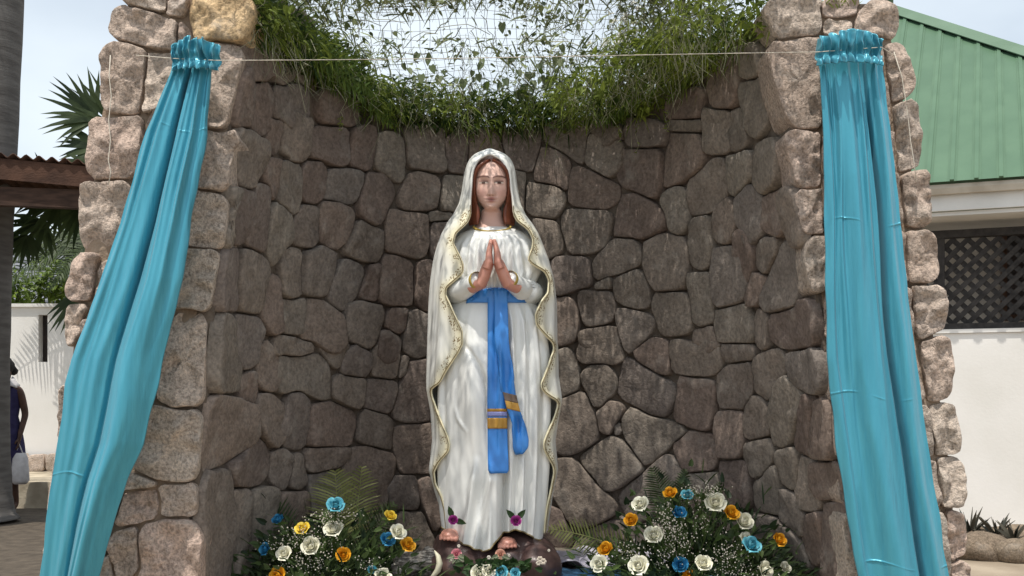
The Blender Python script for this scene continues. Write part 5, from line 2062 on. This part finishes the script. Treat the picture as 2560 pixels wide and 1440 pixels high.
YF = 11.7
for (px, py), (ax_x, ax_z), r_, n, sp in (((240, 300), (-.75, .45), .62, 22, 2.2), ((245, 372), (-1, .12), .46, 14, 1.5), ((232, 420), (-.9, -.15), .40, 16, 1.7), ((150, 500), (-.8, -.4), .55, 20, 2.3), ((110, 555), (-.6, -.75), .52, 20, 2.4),
                                              ((200, 520), (-.3, -.9), .52, 18, 2.2), ((70, 590), (-.3, -.9), .40, 16, 2.2), ((215, 720), (-.35, -.95), .62, 16, 1.3), ((300, 330), (.2, 1), .7, 20, 2.4), ((330, 420), (1, .1), .7, 20, 2.2), ((120, 470), (-.9, .1), .5, 20, 2.4), ((190, 470), (-.5, -.3), .5, 20, 2.6)):
    c = P(px, py, YF + rnd.uniform(-.25, .1))
    fan(c, (ax_x, rnd.uniform(-.5, -.1), ax_z), (.1, -1, .25), r_, n, sp, M['palm_d'], fp, hubp)

# a feather palm behind the pier whose fronds droop over the white wall and stripe it with shade
fe = thing("feather_palm", "feather palm drooping light green fronds over the white wall behind the left pier", "feather palm", (P(300, 800, 14.1).x, 14.1, 0))
hb_ = Vector((P(300, 800, 14.1).x, 14.1, 3.0))
b = MB()
b.tube([(hb_.x + .05, 14.1, 0), (hb_.x, 14.1, 1.6), hb_], [.11, .10, .08], 12)
b.build("trunk", M['trunk'], fe, smooth=True)
for px, py, Y, sag in ((175, 845, 14.0, .55), (120, 720, 14.2, .5), (60, 700, 14.1, .62), (20, 660, 14.25, .7), (205, 800, 13.9, .45), (95, 640, 14.3, .55), (150, 690, 13.8, .6), (-10, 740, 14.3, .8)):
    frond("palm_frond", hb_ + Vector((0, 0, rnd.uniform(-.1, .15))), P(px, py, Y), sag, 30, .36, M['palm_d'], fe, (0, -.5, .4), .030, .8, .2)

# raised terrace with a stone border and the white wall behind it
M['terrace'] = mat("terrace_earth", (.30, .25, .18), (.52, .45, .34), scale=4, rough=.95, bump=.4)
b = MB()
b.box((-9, 12.7, -.02), (-2.6, 14.45, .30))
o = b.build("terrace", M['terrace'], kind='structure', recalc=True)
tag(o, "raised sandy terrace in front of the white garden wall on the left", kind='structure')
ww = thing("garden_wall", "sunlit white garden wall with a narrow dark slot on the left", "garden wall", (-5.5, 14.6, 0), kind='thing')
zt_w = CAMZ + (HZ - 768) / F * 14.6
sx0, sx1 = P(96, 800, 14.6).x, P(119, 800, 14.6).x
sz0, sz1 = CAMZ + (HZ - 905) / F * 14.6, CAMZ + (HZ - 787) / F * 14.6
b = MB()
b.box((-9, 14.6, 0), (sx0, 14.8, zt_w))
b.box((sx1, 14.6, 0), (-2.4, 14.8, zt_w))
b.box((sx0, 14.6, 0), (sx1, 14.8, sz0))
b.box((sx0, 14.6, sz1), (sx1, 14.8, zt_w))
b.build("wall_body", M['render'], ww, kind=None)
b = MB()
b.box((sx0, 14.74, sz0), (sx1, 14.79, sz1))
b.build("slot_window", M['dark'], ww)
b = MB()
b.box((-9.05, 14.56, zt_w + .002), (-2.35, 14.84, zt_w + .045))
b.build("coping", M['render'], ww)
sb = thing("stone_border", "row of pinkish stones along the foot of the white wall on the left", "stone border", (-5.5, 14.45, .3), kind='thing')
for k in range(26):
    x = -8.6 + k * .235
    stone([(p.x, p.y) for p in resample([(x, .30), (x + .225, .30), (x + .22, .50 + .05 * rnd.random()), (x + .01, .50 + .05 * rnd.random())], 16)], lambda u, v, off: Vector((u, 14.47 - off, v)), .04, .08, 16, RING_IN, .015, 0, M['stone_out'], sb, 900 + k)

# a light green shrub above the wall and the slate roofed building behind it
M['bright'] = leafmat("bright_shrub_leaf", (.05, .09, .012), (.22, .30, .05), trans=.35)
M['bark'] = mat("shrub_bark", (.08, .06, .045), (.14, .11, .085), scale=20, rough=.95)


def shrub(name, label, blobs, Y, n, ln, seed, group):
    root = thing(name, label, "shrub", (P(blobs[0][0], 800, Y).x, Y, 0), group)
    st, lf = MB(), MB()
    b0 = Vector((root.location.x, Y, 0))
    for px, py, r_ in blobs:
        c = P(px, py, Y)
        st.tube([b0, b0.lerp(c, .5) + Vector((rnd.uniform(-.1, .1), 0, .1)), c], [.03, .018, .006], 6)
        for _ in range(n):
            v = Vector((rnd.gauss(0, 1), rnd.gauss(0, 1), rnd.gauss(0, 1)))
            v = v.normalized() * r_ * rnd.random() ** .45
            p = c + v
            broadleaf(lf, p, v.normalized() + Vector((rnd.uniform(-.7, .7), rnd.uniform(-.7, .7), rnd.uniform(-.9, .3))), (rnd.uniform(-.5, .5), -.5, 1), ln * rnd.uniform(.7, 1.3), ln * .6, min(1, max(0, .5 + .5 * mn.noise(p * 3) + rnd.uniform(-.35, .35))))
    st.build("stem", M['bark'], root, smooth=True)
    lf.build("leaves", M['bright'], root, kind='stuff')


shrub("shrub", "bright green leafy shrub rising above the white wall beside the left pier", [(180, 640, .42), (130, 690, .32), (195, 720, .38), (110, 735, .25), (215, 600, .25)], 15.4, 260, .085, 1, "green shrubs behind the white wall")
shrub("shrub", "green shrub spilling over the top of the white wall next to the palm trunk", [(45, 720, .22), (60, 790, .14), (35, 760, .2), (20, 700, .25)], 14.9, 150, .075, 2, "green shrubs behind the white wall")
M['slate'] = mat("grey_slate", (.12, .125, .14), (.20, .21, .23), scale=6, rough=.8, stretch=(1, 1, 4))
ob = thing("slate_roofed_building", "distant building with pale gable and grey slate roof seen under the palm leaves", "building", (-11, 27, 0), kind='thing')
b = MB()
b.box((-13.6, 27.0, 0), (-8.2, 31.0, 3.4))
b.build("wall_body", M['render'], ob)
for j in range(9):                               # courses of slates
    t0_, t1_ = j / 9, (j + 1) / 9
    b = MB()
    za, zb_ = lerp(3.3, 5.3, t0_), lerp(3.3, 5.3, t1_)
    ya, yb = lerp(26.7, 29.0, t0_), lerp(26.7, 29.0, t1_)
    b.add([(-13.9, ya, za + .04), (-8.0, ya, za + .04), (-8.0, yb + .08, zb_ + .01), (-13.9, yb + .08, zb_ + .01), (-13.9, ya, za - .02), (-8.0, ya, za - .02), (-8.0, yb + .08, zb_ - .05), (-13.9, yb + .08, zb_ - .05)],
          [(0, 1, 2, 3), (7, 6, 5, 4), (0, 4, 5, 1), (1, 5, 6, 2), (2, 6, 7, 3), (3, 7, 4, 0)])
    b.build("slate_course", M['slate'], ob, recalc=True)
b = MB()
b.add([(-13.9, 29.0, 5.25), (-8.0, 29.0, 5.25), (-8.0, 31.3, 3.3), (-13.9, 31.3, 3.3)], [(0, 1, 2, 3)])
solidify(b.build("roof", M['slate'], ob, recalc=True), .05)

# distant tree line that closes the view on both sides
M['far'] = leafmat("distant_leaf", (.025, .04, .015), (.08, .11, .04))
for k, (x, y, h, r_, lab) in enumerate(((-30, 60, 5.5, 3.4, "distant round tree far left behind the slate roof"), (-20, 64, 4.6, 3.0, "distant low tree behind the slate roofed building"), (30, 62, 5.0, 3.2, "distant tree far right behind the green roofed house"), (21, 66, 4.6, 3.0, "distant tree hidden behind the green roofed house"))):
    root = thing("tree", lab, "tree", (x, y, 0), "distant trees at the horizon")
    b = MB()
    b.tube([(x, y, 0), (x + .2, y, h * .5), (x, y, h * .8)], [.3, .22, .1], 8)
    b.build("trunk", M['bark'], root)
    b = MB()
    for _ in range(1500):
        v = Vector((rnd.gauss(0, 1), rnd.gauss(0, 1), rnd.gauss(0, .7))).normalized() * r_ * rnd.random() ** .4
        p = Vector((x, y, h * .72)) + v * (1 + .4 * mn.noise(v))
        broadleaf(b, p, (rnd.uniform(-1, 1), rnd.uniform(-1, 1), rnd.uniform(-1, .4)), (0, -.5, 1), .4, .28, rnd.random())
    b.build("crown", M['far'], root)

# ------------------------------------------------------------------ the person walking behind the palm trunk
M['pskin'] = mat("dark_skin", (.055, .028, .018), (.085, .042, .028), scale=20, rough=.55)
M['phair'] = mat("black_hair", (.010, .009, .009), (.02, .018, .016), scale=90, rough=.7, bump=.4, bscale=200)
M['pdress'] = mat("navy_dress", (.018, .015, .055), (.035, .03, .09), scale=12, rough=.85, bump=.2)
M['pwhite'] = mat("white_cotton", (.50, .48, .48), (.60, .58, .58), scale=20, rough=.9, bump=.2)
PX, PY = P(13, 1000, 12.25).x, 12.25
person = thing("person", "person in a navy dress with white collar carrying a white bag behind the palm trunk", "person", (PX, PY, 0))


def skin_body(name, joints, bones, m, parent, sub=2, root=0):
    bm = bmesh.new()
    ly = bm.verts.layers.skin.verify()
    vs = []
    for i, j in enumerate(joints):
        v = bm.verts.new(Vector(j[0]))
        v[ly].radius = (j[1], j[2] if len(j) > 2 else j[1])
        v[ly].use_root = i == root
        vs.append(v)
    for i, j in bones:
        bm.edges.new((vs[i], vs[j]))
    me = bpy.data.meshes.new(name)
    bm.to_mesh(me)
    bm.free()
    me.materials.append(m)
    o = bpy.data.objects.new(name, me)
    C.objects.link(o)
    sk = o.modifiers.new("skin", 'SKIN')
    sk.use_smooth_shade = True
    su = o.modifiers.new("soft", 'SUBSURF')
    su.levels = su.render_levels = sub
    if parent:
        o.parent = parent
        o.location = -world_loc(parent)
    return o


def q(x, y, z):
    return (PX + x, PY + y, z)


J = [(q(0, 0, .90), .13, .11), (q(0, 0, 1.05), .11, .09), (q(0, .01, 1.22), .13, .10), (q(0, 0, 1.36), .10, .08), (q(0, 0, 1.44), .048), (q(0, -.015, 1.53), .078, .088), (q(0, -.015, 1.60), .072, .082),
     (q(.16, 0, 1.34), .052), (q(.21, .03, 1.08), .038), (q(.19, -.06, .86), .028), (q(.185, -.08, .78), .026, .016),
     (q(-.16, 0, 1.34), .052), (q(-.21, -.04, 1.08), .038), (q(-.20, -.16, .90), .028), (q(-.195, -.20, .82), .026, .016),
     (q(.085, 0, .80), .085), (q(.095, -.03, .48), .058), (q(.10, .03, .09), .038), (q(.105, -.10, .035), .036, .024),
     (q(-.085, 0, .80), .085), (q(-.09, .05, .48), .058), (q(-.09, .16, .12), .038), (q(-.09, .05, .04), .036, .024)]
E = [(0, 1), (1, 2), (2, 3), (3, 4), (4, 5), (5, 6), (3, 7), (7, 8), (8, 9), (9, 10), (3, 11), (11, 12), (12, 13), (13, 14), (0, 15), (15, 16), (16, 17), (17, 18), (0, 19), (19, 20), (20, 21), (21, 22)]
body = skin_body("body", J, E, M['pskin'], person)
for sg, hj in ((1, J[10][0]), (-1, J[14][0])):
    for k in range(4):
        b = MB()
        a = Vector(hj) + Vector((0, -.022 + k * .014, -.01))
        b.tube([a + Vector((0, 0, .03)), a + Vector((0, -.004, -.03)), a + Vector((-sg * .012, -.008, -.06 + .006 * abs(k - 1))), a + Vector((-sg * .024, -.008, -.072))], [.009, .0085, .0075, .005], 7)
        b.build("finger", M['pskin'], body, smooth=True)
    b = MB()
    a = Vector(hj) + Vector((0, -.03, .01))
    b.tube([a + Vector((0, .01, .02)), a + Vector((-sg * .01, -.02, -.01)), a + Vector((-sg * .02, -.02, -.035))], [.011, .009, .006], 7)
    b.build("thumb", M['pskin'], body, smooth=True)
b = MB()
rows = []
for z, rx, ry, oy in ((1.385, .12, .07, 0), (1.34, .165, .10, 0), (1.22, .155, .115, .01), (1.05, .13, .105, 0), (.93, .165, .135, 0), (.75, .19, .155, 0), (.55, .20, .175, .02), (.40, .215, .19, .03)):
    rows.append([Vector(q(math.cos(a) * rx * (1 + .04 * math.sin(a * 9) * (z < .9)), oy + math.sin(a) * ry * (1 + .04 * math.sin(a * 9) * (z < .9)), z)) for a in [2 * PI * i / 48 for i in range(48)]])
b.grid(rows, closed=True)
solidify(b.build("navy_dress", M['pdress'], person, smooth=True, recalc=True), .008, 1)
b = MB()
rows = []
for rr, z in ((.062, 1.475), (.085, 1.45), (.105, 1.41), (.135, 1.375)):
    rows.append([Vector(q(math.cos(a) * rr * 1.1, math.sin(a) * rr * .85, z + .012 * math.sin(a * 5))) for a in [2 * PI * i / 36 for i in range(36)]])
b.grid(rows, closed=True)
solidify(b.build("white_collar", M['pwhite'], person, smooth=True, recalc=True), .012, 1)
b = MB()
b.ball(q(0, .012, 1.605), .098, 20, 14, (.92, 1.0, 1.0))
b.ball(q(.055, .075, 1.555), .05, 12, 8)
b.v = [tuple(Vector(v) + Vector((1, 1, 1)) * .010 * mn.noise(Vector(v) * 30)) for v in b.v]
b.build("hair", M['phair'], person, smooth=True)
for sg in (1, -1):
    b = MB()
    b.ball(q(sg * .030, -.098, 1.565), .010, 8, 6)
    b.build("eye", M['pwhite'], person, smooth=True)
b = MB()
b.tube([q(0, -.098, 1.575), q(0, -.118, 1.54), q(0, -.102, 1.53)], [.008, .013, .010], 8)
b.build("nose", M['pskin'], person, smooth=True)
b = MB()
b.tube([q(-.024, -.097, 1.503), q(0, -.106, 1.502), q(.024, -.097, 1.503)], [.004, .008, .004], 8)
b.build("mouth", mat("lip", (.10, .04, .035), rough=.5), person, smooth=True)
bag = MB()
rows = []
for z, rx, ry in ((.66, .06, .015), (.60, .085, .045), (.48, .10, .06), (.36, .095, .055), (.32, .06, .03)):
    rows.append([Vector(q(.20 + math.cos(a) * rx * (1 + .08 * math.sin(a * 4 + z * 20)), -.085 + math.sin(a) * ry, z)) for a in [2 * PI * i / 24 for i in range(24)]])
bag.grid(rows, closed=True)
bag.f.append(tuple(range(24)))
bag.f.append(tuple(96 + i for i in range(23, -1, -1)))
bo = bag.build("bag", M['pwhite'], smooth=True, recalc=True)
tag(bo, "white cloth bag hanging from the hand of the person in navy", "bag")
b = MB()
b.tube([q(.16, -.085, .645), q(.175, -.085, .73), q(.185, -.085, .765), q(.20, -.085, .73), q(.235, -.085, .645)], .007, 6)
b.build("handle", M['pwhite'], bo, smooth=True)
